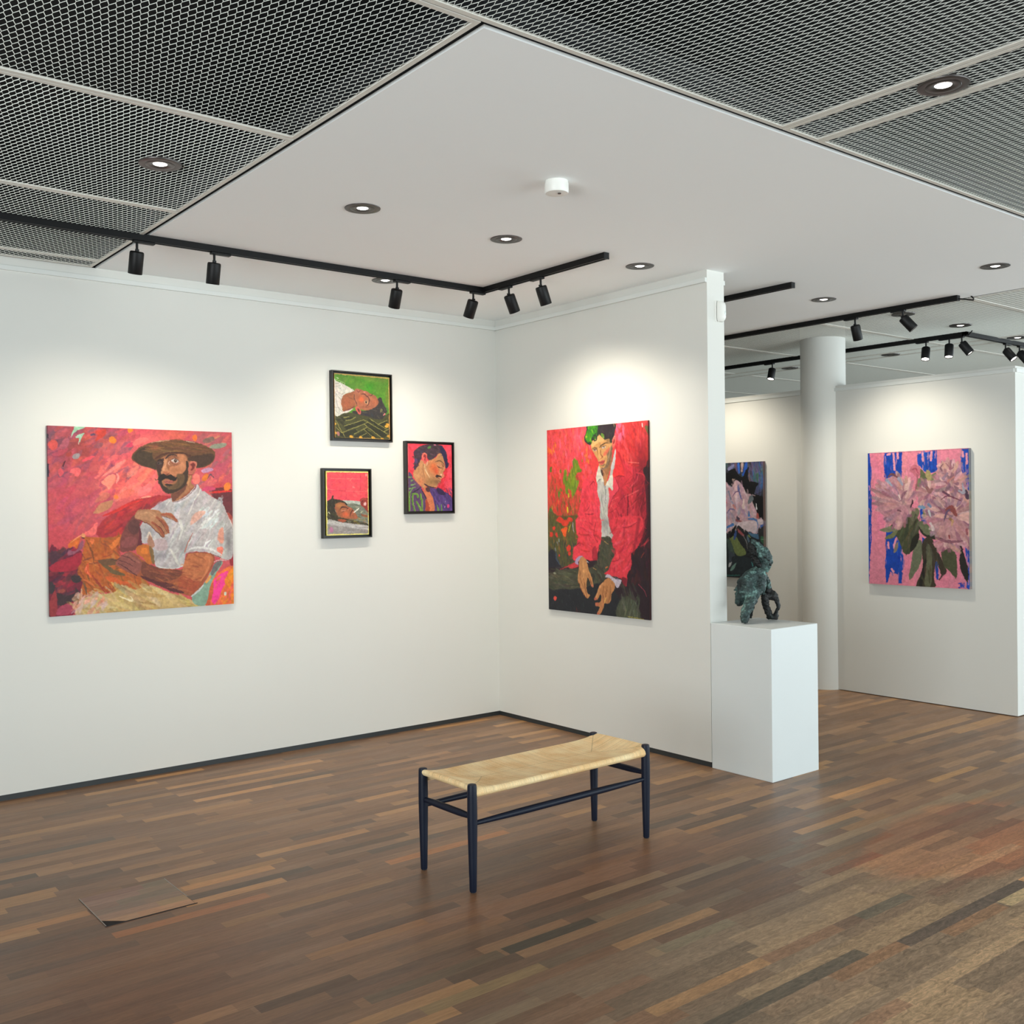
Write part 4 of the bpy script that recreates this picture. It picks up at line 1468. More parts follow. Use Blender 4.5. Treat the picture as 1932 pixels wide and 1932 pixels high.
def paint_red_jacket():
    c = Canvas([(1031.68, 811.89), (1221.72, 792.88), (1225.73, 1170.29), (1035.46, 1149.3)], 300, 388, (236, 70, 70), 23)
    c.crop(1025, 790, 9.4244)
    for b in [(300, 400, 220, 350, (246, 84, 88), .9), (500, 600, 200, 250, (244, 78, 96), .8), (150, 900, 120, 300, (232, 70, 62), .8), (650, 300, 150, 200, (250, 104, 128), .8),
              (1450, 200, 200, 150, (222, 60, 58), .9), (1400, 330, 90, 110, (240, 96, 126), .8), (1700, 500, 180, 250, (190, 48, 52), .9), (1780, 800, 140, 250, (140, 36, 46), .9),
              (350, 1300, 300, 250, (200, 80, 50), .7), (250, 1700, 250, 250, (190, 66, 46), .7)]:
        c.blob(*b)
    c.dabs((70, 150, 850, 1100), 260, [(250, 92, 98), (236, 66, 62), (246, 80, 110), (252, 110, 84), (230, 56, 60), (250, 112, 138)], 120, 40, 88, 12, .6)
    c.dabs((1250, 40, 1870, 850), 140, [(220, 52, 52), (200, 46, 50), (232, 70, 66), (170, 40, 48), (240, 84, 92)], 130, 40, 84, 18, .6)
    c.dabs((1280, 80, 1430, 340), 14, [(244, 112, 150), (240, 100, 130)], 110, 50, 85, 10, .8)
    c.dabs((680, 350, 860, 760), 22, [(250, 120, 160), (252, 140, 60), (246, 100, 140)], 90, 30, 85, 10, .7)
    c.dabs((80, 420, 240, 620), 10, [(252, 140, 40), (246, 110, 60)], 80, 36, 80, 10, .8)
    # flowers and leaves at the left
    c.dabs((80, 1050, 650, 1900), 150, [(120, 110, 44), (180, 70, 50), (210, 60, 46), (96, 96, 50), (150, 90, 60)], 130, 36, 86, 12, .7)
    green = [(530, 740), (560, 700), (610, 760), (640, 830), (680, 930), (600, 980), (560, 1090), (630, 1110), (600, 1250), (540, 1360), (510, 1420), (480, 1330), (400, 1330), (380, 1160), (350, 1180), (380, 940), (410, 930), (420, 1100), (460, 980), (520, 900)]
    c.poly(green, (116, 140, 40), 1.2, 1.5)
    c.dabs((350, 720, 680, 1420), 70, [(126, 154, 36), (96, 120, 36), (146, 164, 50), (160, 150, 40)], 130, 28, 86, 8, .8, green)
    c.ell(125, 900, 22, 50, 0, (110, 120, 40))
    c.ell(316, 935, 18, 36, 0, (120, 116, 40))
    c.poly([(260, 1300), (300, 1230), (330, 1280), (300, 1340), (290, 1450), (265, 1430)], (96, 130, 44), 1, .8)
    c.dabs((90, 1250, 620, 1880), 60, [(232, 56, 46), (240, 84, 60), (220, 60, 60)], 80, 44, 80, 25, .9)
    c.dabs((90, 1400, 620, 1880), 40, [(140, 130, 50), (90, 96, 48), (210, 180, 50)], 90, 24, 86, 12, .8)
    c.line([(430, 1590), (440, 1660)], [40, 26], (216, 196, 44))
    c.line([(450, 1340), (450, 1390)], [30, 26], (206, 190, 50))
    c.poly([(110, 1600), (180, 1660), (200, 1885), (90, 1885)], (86, 110, 58), 1.2, 1)
    c.line([(370, 1740), (380, 1830)], [30, 30], (140, 50, 40))
    c.ell(685, 1285, 24, 50, 10, (136, 84, 60))
    c.line([(690, 760), (690, 720)], [26, 14], (140, 130, 50))
    c.line([(800, 740), (805, 800)], [20, 14], (250, 140, 60))
    # lower left meadow turning dark
    c.crop(1025, 980, 9.4244)
    c.poly([(80, -60), (300, -60), (640, -40), (640, 400), (560, 760), (300, 860), (90, 900)], (92, 84, 46), 3, 2)
    c.dabs((90, -60, 640, 520), 190, [(108, 96, 46), (80, 100, 48), (150, 80, 48), (70, 80, 44), (126, 110, 50)], 130, 24, 86, 12, .7)
    c.dabs((90, 380, 600, 850), 110, [(64, 70, 44), (50, 52, 50), (74, 80, 46), (52, 62, 72)], 130, 24, 84, 14, .7)
    c.poly([(90, 600), (180, 540), (250, 700), (320, 860), (100, 920)], (38, 38, 48), 2, 1.5)
    for (x, y, rx, ry) in [(140, 260, 36, 46), (195, 140, 26, 34), (245, 270, 22, 40), (455, 520, 32, 56), (470, 610, 22, 34), (280, 625, 14, 18), (300, 10, 60, 60), (470, 10, 50, 50), (380, 60, 70, 60)]:
        c.ell(x, y, rx, ry, 0, (222, 62, 44))
    c.poly([(320, 180), (420, 130), (410, 260), (390, 310), (350, 260)], (240, 96, 40), 1.2, 1)
    c.line([(525, 70), (530, 140), (550, 230)], [26, 26, 10], (160, 150, 150))
    c.line([(250, 400), (262, 460)], [26, 12], (120, 124, 130))
    c.line([(215, 510), (222, 570)], [26, 14], (130, 140, 160))
    c.line([(280, 350), (288, 390)], [26, 12], (130, 150, 140))
    c.line([(230, 600), (240, 700), (300, 800)], [20, 26, 14], (60, 76, 100))
    c.line([(450, 210), (480, 100)], [20, 14], (190, 180, 50))
    # dark right side and bottom
    c.poly([(1600, 420), (1700, 0), (1760, -300), (1800, -700), (1870, -900), (1885, 1790), (80, 1620), (80, 900), (300, 860), (560, 780), (900, 560), (1300, 600)], (44, 30, 38), 3, 2)
    c.dabs((1500, -200, 1880, 1200), 90, [(66, 26, 36), (50, 28, 36), (80, 32, 40), (40, 26, 34)], 160, 40, 80, 25, .7)
    c.poly([(80, 1190), (600, 1180), (1000, 1120), (1300, 1300), (1320, 1760), (90, 1620)], (36, 38, 44), 3, 2)
    # trousers
    c.poly([(90, 1170), (120, 1010), (200, 930), (420, 880), (640, 860), (900, 830), (1000, 560), (960, 470), (1020, 290), (1240, 330), (1290, 600), (1200, 780), (1130, 920), (1100, 1050), (1000, 1120), (600, 1230), (200, 1230)], (74, 74, 58), 2.5, 1.5)
    c.dabs((100, 860, 640, 1230), 90, [(94, 92, 70), (70, 70, 54), (110, 106, 82), (60, 60, 50)], 150, 30, 14, 20, .65)
    c.dabs((900, 330, 1280, 1100), 110, [(84, 82, 62), (64, 62, 50), (100, 96, 74), (54, 54, 44)], 140, 30, 75, 35, .6)
    c.ell(205, 960, 30, 16, 20, (146, 146, 122))
    c.line([(890, 860), (940, 890)], [10, 8], (206, 160, 90))
    c.line([(1110, 860), (1140, 840)], [20, 14], (196, 110, 60))
    c.line([(1090, 390), (1150, 440)], [14, 10], (190, 150, 90))
    c.poly([(640, 860), (700, 1000), (900, 960), (880, 1130), (640, 1190)], (54, 54, 46), 2, 1)
    c.poly([(1320, 1760), (1330, 1500), (1460, 1360), (1560, 1400), (1660, 1520), (1720, 1770)], (74, 78, 62), 3, 2)
    c.dabs((1330, 1380, 1700, 1780), 40, [(96, 104, 82), (80, 84, 66), (112, 122, 96)], 170, 30, 88, 14, .6)
    c.dabs((1350, 1150, 1650, 1420), 30, [(64, 60, 54), (76, 74, 64)], 130, 34, 60, 30, .6)
    c.dabs((100, 1250, 760, 1600), 40, [(56, 60, 62), (44, 48, 56), (70, 76, 76)], 70, 12, 70, 40, .6)
    c.line([(1690, 1150), (1790, 1260), (1830, 1370)], [14, 12, 8], (150, 56, 76))
    c.line([(1740, 670), (1790, 590)], [14, 8], (150, 60, 50))
    c.line([(1500, 1720), (1700, 1760), (1800, 1780)], [8, 14, 8], (170, 160, 80))
    c.ell(210, 1405, 24, 38, 0, (224, 80, 66))
    c.dabs((560, 1590, 660, 1650), 6, [(120, 40, 46)], 50, 14, 80, 10, .8)
    # jacket
    c.crop(1025, 790, 9.4244)
    c.poly([(960, 870), (900, 1000), (780, 1050), (700, 1160), (660, 1500), (620, 1800), (640, 2000), (590, 2250), (530, 2450), (520, 2480), (900, 2480), (1000, 2200), (1020, 1900), (1000, 1500), (960, 1340), (950, 1100)], (240, 66, 82), 1.5, 1)
    c.poly([(1290, 540), (1400, 700), (1480, 830), (1640, 870), (1780, 960), (1800, 1200), (1830, 1500), (1800, 1900), (1700, 2250), (1480, 2450), (1300, 2480), (1260, 2280), (1200, 2100), (1150, 1800), (1140, 1620), (1180, 1400), (1240, 1000), (1270, 700)], (214, 54, 68), 1.5, 1)
    c.dabs((620, 1000, 1000, 2450), 130, [(250, 76, 92), (226, 54, 70), (244, 62, 74), (252, 92, 104)], 160, 40, 76, 18, .6, [(960, 900), (780, 1080), (680, 1300), (620, 1800), (600, 2400), (900, 2400), (990, 2000), (960, 1400)])
    c.dabs((1180, 700, 1820, 2450), 190, [(224, 60, 76), (190, 44, 58), (236, 70, 84), (160, 38, 54), (206, 50, 62)], 170, 40, 70, 24, .6, [(1290, 600), (1480, 850), (1780, 980), (1820, 1500), (1780, 1950), (1500, 2430), (1280, 2430), (1180, 2000), (1160, 1600), (1240, 1100)])
    c.blob(1760, 1500, 90, 400, (130, 30, 46), .7)
    c.blob(1400, 1500, 50, 330, (166, 36, 56), .6)
    c.blob(1720, 1250, 110, 520, (120, 26, 42), .55)
    c.dabs((1560, 900, 1830, 2300), 70, [(110, 24, 40), (140, 30, 46), (206, 60, 72), (90, 22, 36)], 170, 22, 112, 30, .65)
    c.dabs((1180, 1500, 1560, 2300), 40, [(150, 34, 52), (240, 92, 100), (166, 40, 56)], 190, 18, 80, 22, .6)
    c.line([(1500, 1350), (1500, 1600), (1490, 1750)], [20, 36, 14], (136, 28, 48))
    c.line([(1600, 1480), (1680, 1430), (1760, 1400)], [10, 20, 8], (130, 30, 44))
    c.line([(1380, 1700), (1390, 1850), (1380, 1880)], [20, 40, 14], (130, 26, 46))
    c.dabs((640, 1200, 1000, 2450), 34, [(176, 36, 54), (255, 110, 118), (190, 40, 58)], 150, 13, 62, 30, .7, [(960, 1300), (780, 1180), (690, 1400), (640, 1800), (600, 2400), (900, 2400), (990, 2000), (980, 1500)])
    c.dabs((1180, 900, 1800, 2450), 60, [(130, 26, 44), (246, 104, 108), (150, 32, 50), (120, 28, 44)], 190, 14, 115, 40, .7, [(1290, 1100), (1480, 950), (1780, 1050), (1800, 1500), (1750, 1950), (1500, 2400), (1280, 2400), (1200, 2000), (1180, 1600), (1240, 1300)])
    # lapels
    c.poly([(1285, 560), (1340, 640), (1420, 860), (1440, 1020), (1360, 1020), (1260, 1060), (1230, 1060), (1260, 800)], (236, 58, 62), 1.2, .6)
    c.poly([(1300, 560), (1380, 660), (1430, 900), (1440, 1000), (1400, 820)], (196, 44, 54), 1.5, .6)
    c.line([(1240, 1060), (1340, 1020), (1440, 1024)], [8, 10, 8], (146, 32, 46))
    c.poly([(1230, 1080), (1280, 1060), (1340, 1250), (1240, 1380), (1150, 1600), (1170, 1300), (1220, 1270)], (238, 74, 92), 1.2, .6)
    c.line([(1290, 1080), (1340, 1250), (1240, 1390), (1150, 1610)], [8, 12, 12, 8], (150, 34, 54))
    c.poly([(830, 1190), (900, 1100), (950, 1200), (960, 1350), (1000, 1450), (990, 1700), (960, 1500)], (246, 72, 88), 1.2, .6)
    c.line([(830, 1190), (890, 1120), (920, 1180)], [6, 14, 10], (170, 36, 50))
    c.poly([(750, 1690), (780, 1620), (830, 1500), (860, 1600), (900, 1700), (860, 1760)], (246, 76, 88), 1.2, .6)
    c.line([(740, 1690), (830, 1700), (900, 1690)], [8, 12, 8], (160, 36, 54))
    c.line([(760, 1640), (820, 1560), (830, 1510)], [6, 12, 8], (166, 36, 50))
    c.line([(770, 1740), (860, 1750), (880, 1700)], [8, 10, 8], (150, 32, 50))
    c.line([(1500, 770), (1580, 780), (1700, 790)], [6, 12, 8], (250, 120, 110))
    c.line([(1570, 825), (1690, 830)], [20, 16], (196, 44, 50))
    c.line([(1640, 960), (1780, 1000), (1860, 1140)], [10, 20, 12], (206, 56, 70))
    c.poly([(1780, 900), (1870, 860), (1870, 1130), (1800, 1020)], (48, 30, 36), 2, 1)
    # shirt
    c.poly([(985, 840), (1020, 900), (1050, 1000), (1100, 1190), (1160, 1080), (1200, 900), (1240, 700), (1280, 540), (1290, 600), (1270, 800), (1230, 1000), (1230, 1270), (1160, 1220), (1170, 1400), (1140, 1620), (1160, 1820), (1200, 2000), (1250, 2080), (1220, 2140), (1150, 2080), (1030, 2090), (1000, 1900), (1010, 1500), (970, 1350), (960, 1180), (940, 1060), (960, 930)], (198, 194, 186), 1.2, .6)
    c.dabs((960, 1150, 1220, 2080), 80, [(214, 208, 200), (168, 166, 162), (186, 184, 180), (150, 150, 148)], 150, 24, 84, 12, .7, [(990, 1300), (1090, 1200), (1160, 1300), (1140, 1650), (1200, 2050), (1030, 2060), (1010, 1500)])
    c.poly([(960, 930), (985, 850), (1030, 930), (1080, 1130), (1000, 1060), (960, 1120), (940, 1060)], (226, 220, 200), 1.2, .5)
    c.poly([(1110, 1180), (1170, 1060), (1230, 1000), (1240, 1150), (1225, 1280), (1160, 1190)], (226, 222, 206), 1.2, .5)
    c.poly([(1200, 900), (1240, 720), (1280, 560), (1285, 700), (1250, 900)], (196, 196, 196), 1.2, .5)
    c.line([(960, 1130), (1000, 1080), (1030, 1060)], [8, 16, 6], (140, 146, 130))
    c.line([(1105, 1200), (1105, 1350), (1100, 1550)], [8, 10, 6], (120, 116, 116))
    c.blob(1100, 1850, 80, 70, (140, 138, 138), .7)
    # neck and face
    c.crop(1090, 795, 15.456)
    c.poly([(640, 1320), (720, 1420), (920, 1280), (1000, 1060), (1010, 1100), (960, 1360), (890, 1580), (800, 1880), (740, 1620), (690, 1500)], (160, 108, 72), 1, .4)
    c.poly([(660, 1420), (720, 1420), (740, 1560), (700, 1560)], (76, 56, 52), 1.2, .4)
    c.poly([(760, 1600), (880, 1560), (830, 1800), (800, 1870)], (196, 132, 84), 2, .6)
    c.line([(740, 1430), (800, 1560), (760, 1620)], [20, 30, 14], (206, 146, 108))
    c.poly([(390, 620), (420, 540), (580, 420), (640, 390), (800, 500), (930, 500), (1000, 620), (1000, 780), (960, 1000), (930, 1180), (860, 1350), (760, 1410), (680, 1410), (620, 1300), (600, 1180), (540, 1060), (470, 920), (400, 790)], (214, 158, 98), 1, .4)
    c.poly([(830, 900), (960, 760), (1000, 700), (1010, 900), (960, 1180), (880, 1340), (780, 1400), (720, 1400), (830, 1240), (860, 1050)], (134, 108, 82), 2, .6)
    c.poly([(420, 560), (600, 430), (680, 420), (780, 520), (640, 620), (460, 720), (410, 700)], (236, 184, 118), 2, .6)
    c.poly([(740, 1000), (780, 880), (930, 760), (900, 880), (820, 990)], (226, 112, 84), 2, .6, .9)
    c.poly([(830, 520), (930, 500), (960, 620), (880, 660)], (150, 112, 74), 2, .5, .8)
    c.poly([(590, 780), (630, 790), (650, 960), (720, 1060), (680, 1110), (620, 1090), (590, 960)], (232, 172, 108), 1.2, .4)
    c.line([(660, 840), (660, 960), (720, 1040), (660, 1110)], [12, 20, 30, 14], (160, 84, 56))
    c.poly([(600, 1190), (680, 1160), (800, 1150), (760, 1230), (700, 1270), (620, 1230)], (206, 92, 84), 1, .3)
    c.line([(600, 1215), (700, 1200), (800, 1150)], [8, 12, 8], (110, 40, 38))
    c.line([(630, 1290), (720, 1300), (800, 1260)], [10, 20, 10], (120, 96, 74))
    c.ell(710, 1390, 40, 30, 0, (126, 98, 92))
    c.line([(640, 760), (720, 680), (800, 630), (880, 640)], [20, 40, 34, 10], (92, 66, 44))
    c.line([(430, 800), (500, 770), (560, 800)], [14, 28, 20], (116, 84, 60))
    c.ell(755, 755, 66, 34, -18, (206, 190, 176), 1, 1, .2)
    c.ell(770, 748, 24, 26, 0, (110, 84, 60), 1, 1, .2)
    c.line([(680, 770), (760, 715), (830, 710)], [10, 16, 10], (78, 54, 40))
    c.line([(690, 800), (760, 800), (820, 760)], [8, 12, 8], (160, 110, 76))
    c.ell(505, 845, 46, 26, -8, (196, 166, 160), 1, 1, .2)
    c.ell(500, 842, 18, 18, 0, (96, 74, 58), 1, 1, .2)
    c.line([(450, 830), (510, 812), (560, 830)], [8, 14, 12], (90, 62, 50))
    c.line([(560, 820), (580, 900), (590, 1000)], [16, 20, 10], (150, 102, 66))
    c.line([(960, 760), (920, 950), (880, 1150)], [16, 30, 20], (176, 146, 112))
    c.line([(990, 800), (960, 1000), (900, 1250)], [16, 30, 20], (120, 88, 64))
    # ear
    c.poly([(1010, 560), (1050, 430), (1090, 430), (1110, 560), (1080, 720), (1010, 760)], (226, 110, 96), 1, .4)
    c.poly([(1030, 640), (1060, 520), (1085, 560), (1060, 660)], (150, 50, 50), 1.2, .3)
    c.line([(1020, 540), (1060, 450), (1085, 440)], [6, 10, 6], (250, 200, 170))
    # hair
    c.poly([(230, 640), (190, 520), (220, 400), (260, 240), (310, 130), (1060, 60), (1080, 300), (1060, 430), (1020, 500), (1000, 640), (960, 640), (940, 540), (900, 500), (800, 530), (720, 480), (640, 390), (580, 440), (560, 540), (500, 590), (440, 560), (400, 600), (380, 700)], (52, 58, 48), 1, .8)
    c.poly([(240, 560), (230, 400), (290, 240), (320, 140), (560, 110), (560, 300), (440, 400), (380, 560), (300, 630)], (72, 150, 36), 1.5, 1)
    c.dabs((220, 130, 560, 620), 50, [(60, 150, 30), (96, 176, 40), (50, 110, 50), (40, 90, 60), (130, 180, 40)], 110, 34, 70, 30, .8, [(240, 560), (230, 400), (320, 140), (560, 110), (560, 420), (480, 570), (300, 620)])
    c.poly([(620, 200), (700, 100), (1050, 70), (1060, 400), (980, 500), (820, 500), (740, 380), (640, 340)], (54, 44, 50), 2, 1)
    c.dabs((640, 90, 1050, 500), 30, [(64, 50, 58), (44, 38, 44), (76, 70, 72)], 120, 26, 70, 30, .7)
    c.poly([(680, 350), (740, 360), (780, 470), (720, 490)], (110, 150, 60), 1.5, .8)
    c.ell(510, 520, 24, 20, 0, (176, 180, 80))
    c.ell(750, 450, 16, 22, 0, (176, 180, 100))
    c.ell(260, 470, 24, 30, 0, (176, 190, 50))
    c.line([(1045, 90), (1060, 150)], [14, 10], (250, 190, 130))
    # arms: sleeves, cuffs and hands
    c.crop(1025, 980, 9.4244)
    c.poly([(620, -40), (1000, -40), (1020, 400), (940, 480), (960, 690), (850, 730), (760, 700), (660, 660), (590, 740), (530, 700), (540, 500), (620, 400), (580, 130)], (240, 66, 80), 1.2, 1)
    c.dabs((540, -20, 1000, 700), 70, [(252, 88, 100), (226, 52, 66), (240, 66, 78), (196, 44, 58)], 130, 30, 40, 45, .7, [(630, 0), (990, 0), (1000, 380), (940, 660), (700, 660), (540, 660), (560, 480), (620, 300)])
    c.poly([(870, 520), (940, 480), (960, 690), (880, 720)], (180, 44, 60), 1.5, .8)
    c.line([(560, 480), (640, 420), (660, 470)], [10, 14, 10], (150, 34, 50))
    c.line([(930, 60), (900, 250), (960, 400)], [10, 16, 10], (170, 40, 56))
    c.poly([(290, 890), (380, 850), (480, 790), (600, 760), (620, 830), (520, 870), (430, 850), (340, 880)], (206, 60, 66), 1.2, .8)
    c.poly([(1220, 330), (1250, 250), (1200, 0), (1700, -60), (1780, 100), (1700, 250), (1560, 480), (1570, 800), (1500, 960), (1490, 1060), (1480, 1180), (1440, 1160), (1380, 1060), (1240, 1000), (1080, 970), (1150, 900), (1220, 720), (1300, 570), (1230, 480)], (226, 60, 74), 1.5, 1)
    c.dabs((1180, -40, 1720, 960), 120, [(240, 76, 90), (206, 50, 64), (230, 62, 70), (176, 42, 58), (246, 96, 104)], 150, 34, 120, 40, .65, [(1230, 0), (1680, 0), (1560, 480), (1560, 800), (1420, 980), (1150, 930), (1240, 720), (1300, 560), (1240, 300)])
    c.line([(1700, 0), (1640, 350), (1600, 600)], [60, 50, 40], (140, 34, 48), .6, 3)
    c.line([(1220, 750), (1340, 710), (1360, 640)], [10, 14, 8], (170, 40, 56))
    c.line([(1420, 150), (1560, 120), (1660, 40)], [10, 14, 8], (160, 38, 54))
    c.poly([(1390, 1040), (1480, 1050), (1470, 1180), (1410, 1130)], (126, 34, 48), 1.2, .6)
    c.poly([(560, 770), (600, 680), (680, 640), (690, 680), (620, 740), (620, 800)], (186, 160, 196), 1, .8)
    c.line([(760, 730), (800, 770)], [14, 14], (214, 206, 214))
    c.poly([(1100, 1030), (1130, 980), (1180, 980), (1290, 1060), (1390, 1080), (1340, 1200), (1300, 1210), (1260, 1130), (1180, 1040)], (200, 188, 202), 1, .6)
    c.dabs((1200, 1030, 1380, 1210), 14, [(226, 218, 226), (160, 146, 170)], 60, 12, 50, 50, .8)
    hand = (200, 140, 88)
    c.poly([(640, 720), (690, 660), (750, 700), (780, 770), (810, 900), (850, 980), (880, 1100), (895, 1190), (870, 1200), (830, 1100), (790, 1030), (770, 1160), (780, 1290), (830, 1340), (810, 1380), (780, 1400), (740, 1340), (690, 1260), (640, 1140), (612, 1060), (630, 900)], hand, 1, .4)
    c.line([(650, 900), (660, 1050), (720, 1220)], [10, 16, 8], (156, 100, 62))
    c.line([(720, 1050), (740, 1200), (780, 1380)], [10, 14, 10], (140, 84, 54))
    c.line([(700, 760), (720, 900), (710, 1030)], [30, 44, 24], (216, 156, 100))
    c.line([(800, 960), (840, 1080), (880, 1190)], [10, 18, 12], (160, 96, 62))
    c.ell(878, 1180, 14, 24, -20, (206, 120, 90))
    c.line([(620, 1090), (680, 1250), (770, 1390)], [10, 12, 8], (150, 84, 52))
    c.poly([(1060, 1110), (1140, 1040), (1200, 1060), (1270, 1140), (1260, 1240), (1210, 1320), (1200, 1440), (1140, 1500), (1090, 1490), (1070, 1570), (1010, 1680), (970, 1690), (960, 1660), (1000, 1560), (940, 1530), (930, 1500), (1000, 1470), (1030, 1400), (1020, 1330), (960, 1420), (920, 1440), (905, 1410), (960, 1290), (1000, 1190)], (196, 132, 82), 1, .4)
    c.line([(1060, 1130), (1000, 1220), (930, 1420)], [20, 36, 24], (214, 152, 100))
    c.line([(1060, 1330), (1060, 1480), (985, 1670)], [20, 34, 24], (200, 130, 84))
    c.line([(1080, 1180), (1060, 1320), (1070, 1480)], [10, 12, 8], (146, 90, 56))
    c.line([(1140, 1200), (1110, 1350), (1100, 1470)], [10, 14, 8], (146, 88, 54))
    c.line([(1190, 1180), (1190, 1340), (1150, 1480)], [20, 30, 16], (166, 110, 68))
    c.ell(925, 1420, 20, 24, 20, (206, 100, 80))
    c.ell(985, 1670, 20, 26, 20, (206, 110, 84))
    c.ell(960, 1505, 30, 26, 0, (196, 110, 80))
    c.line([(1110, 1400), (1090, 1480)], [20, 14], (226, 176, 96))
    c.crop(1025, 790, 9.4244)
    c.line([(1755, 90), (1755, 150)], [22, 22], (246, 200, 200))
    c.poly([(1800, 140), (1865, 140), (1860, 300)], (110, 100, 60), 1.5, .8)
    return c


def paint_green_sleeper():
    c = Canvas([(630.16, 703.6), (734.48, 712.1), (735.9, 829.33), (631.68, 825.46)], 190, 190, (84, 136, 34), 31)
    c.crop(615, 690, 12.88)
    c.dabs((200, 200, 1540, 1200), 160, [(74, 134, 26), (90, 142, 36), (100, 136, 48), (66, 124, 26)], 200, 70, -20, 40, .5)
    for b in [(1080, 330, 160, 60, (126, 138, 56), .6), (1380, 350, 130, 60, (104, 124, 48), .7), (1050, 520, 140, 110, (52, 146, 14), .8), (1480, 800, 40, 200, (120, 126, 40), .7), (1450, 1080, 60, 60, (40, 110, 50), .7), (230, 300, 30, 60, (90, 170, 60), .6)]:
        c.blob(*b)
    c.poly([(200, 1170), (760, 1160), (1300, 1290), (1540, 1180), (1560, 1800), (200, 1760)], (66, 66, 36), 1.5, 1)
    dk = (42, 44, 28)
    bars = [[(240, 1290), (340, 1280), (490, 1430), (440, 1460)], [(340, 1240), (420, 1250), (480, 1330), (430, 1350)], [(440, 1480), (900, 1330), (960, 1390), (900, 1410), (500, 1550)], [(400, 1640), (700, 1540), (800, 1600), (640, 1680), (460, 1740)],
            [(940, 1400), (1020, 1370), (1500, 1660), (1440, 1720), (1340, 1740)], [(1000, 1320), (1090, 1300), (1450, 1500), (1400, 1590)], [(900, 1560), (980, 1520), (1240, 1740), (1100, 1740)], [(700, 1690), (900, 1570), (960, 1640), (820, 1740), (640, 1750)],
            [(1280, 1420), (1480, 1340), (1500, 1390), (1380, 1460)], [(1430, 1590), (1540, 1530), (1540, 1640)], [(340, 1560), (440, 1660), (430, 1740), (330, 1680)], [(400, 1200), (560, 1190), (500, 1250)], [(480, 1280), (640, 1230), (660, 1290), (520, 1320)], [(880, 1680), (980, 1640), (1060, 1740), (900, 1750)]]
    for b in bars:
        c.poly(b, dk, 1.2, .8, 1, False)
    gl = (156, 148, 76)
    for l in [[(240, 1330), (470, 1740)], [(400, 1620), (940, 1410), (1010, 1370)], [(690, 1650), (1000, 1490)], [(930, 1320), (1400, 1600), (1500, 1660)], [(920, 1420), (1360, 1750)], [(1060, 1290), (1470, 1540)], [(920, 1540), (1140, 1740)], [(870, 1700), (980, 1640)], [(480, 1330), (620, 1310), (720, 1250)], [(440, 1460), (800, 1350), (920, 1310)], [(1270, 1420), (1480, 1330)], [(1410, 1600), (1540, 1530)], [(250, 1500), (400, 1630)], [(440, 1260), (560, 1240)]]:
        c.line(l, 14, gl, .85, 1, .5, False)
    c.dabs((210, 1200, 1540, 1760), 60, [(84, 82, 40), (120, 112, 50), (60, 62, 32)], 80, 18, 25, 40, .5)
    for x, y in [(240, 1640), (620, 1730), (840, 1740), (1150, 1750), (1380, 1770), (1510, 1440), (1480, 1480), (220, 1400), (1530, 1700)]:
        c.ell(x, y, 44, 30, 20, (212, 156, 48))
    c.poly([(270, 1610), (320, 1600), (330, 1690), (280, 1690)], (170, 110, 110), 1.2, .6)
    # shirt
    c.poly([(195, 370), (260, 380), (460, 470), (690, 600), (660, 650), (560, 660), (470, 700), (400, 860), (400, 1000), (430, 1110), (650, 1020), (640, 1060), (520, 1140), (420, 1160), (210, 1180)], (204, 200, 190), 1.2, .6)
    c.dabs((200, 400, 660, 1160), 70, [(220, 216, 208), (176, 172, 166), (196, 188, 180), (214, 200, 196)], 150, 34, 55, 40, .7, [(200, 400), (440, 480), (640, 600), (470, 700), (390, 900), (420, 1140), (210, 1160)])
    for l in [[(230, 660), (330, 780), (420, 900)], [(240, 800), (300, 1000), (400, 1120)], [(230, 440), (330, 440)], [(260, 500), (360, 490)], [(300, 650), (380, 690), (470, 650)], [(230, 1020), (330, 1010)]]:
        c.line(l, [10]*len(l), (150, 144, 138))
    c.line([(250, 340), (420, 410)], 8, (200, 214, 170))
    c.line([(260, 300), (300, 315)], 14, (220, 226, 200))
    # neck, face, hair
    c.poly([(860, 1100), (1000, 1080), (1200, 960), (1260, 800), (1340, 780), (1390, 920), (1470, 1080), (1440, 1200), (1360, 1290), (1200, 1290), (1000, 1230), (860, 1200), (700, 1170), (640, 1100)], (50, 46, 46), 1.2, .8)
    c.dabs((880, 820, 1450, 1280), 50, [(66, 60, 56), (44, 40, 50), (84, 84, 64), (56, 56, 50)], 110, 34, 40, 50, .7, [(900, 1120), (1200, 980), (1270, 820), (1340, 800), (1450, 1080), (1360, 1270), (900, 1190)])
    c.ell(1340, 1090, 30, 50, 20, (104, 104, 70))
    c.line([(1395, 1200), (1430, 1170)], [20, 34], (206, 122, 118))
    c.poly([(370, 900), (400, 760), (470, 690), (600, 650), (700, 640), (720, 980), (640, 1020), (430, 1110), (400, 1020)], (150, 88, 56), 1.2, .6)
    c.blob(500, 920, 110, 100, (166, 86, 56), .7)
    c.line([(430, 1110), (560, 1060), (690, 1000)], [10, 30, 20], (112, 56, 50))
    c.line([(520, 720), (600, 800), (690, 820)], [10, 16, 10], (120, 72, 50))
    c.poly([(680, 640), (720, 570), (780, 560), (900, 600), (1010, 630), (1100, 700), (1200, 740), (1270, 860), (1260, 930), (1180, 1020), (1000, 1080), (860, 1060), (760, 1000), (690, 900), (690, 760)], (160, 96, 68), 1.2, .6)
    c.blob(860, 820, 70, 70, (232, 102, 52), .9)
    c.blob(1180, 880, 80, 70, (176, 96, 62), .8)
    c.blob(760, 620, 60, 40, (176, 100, 88), .7)
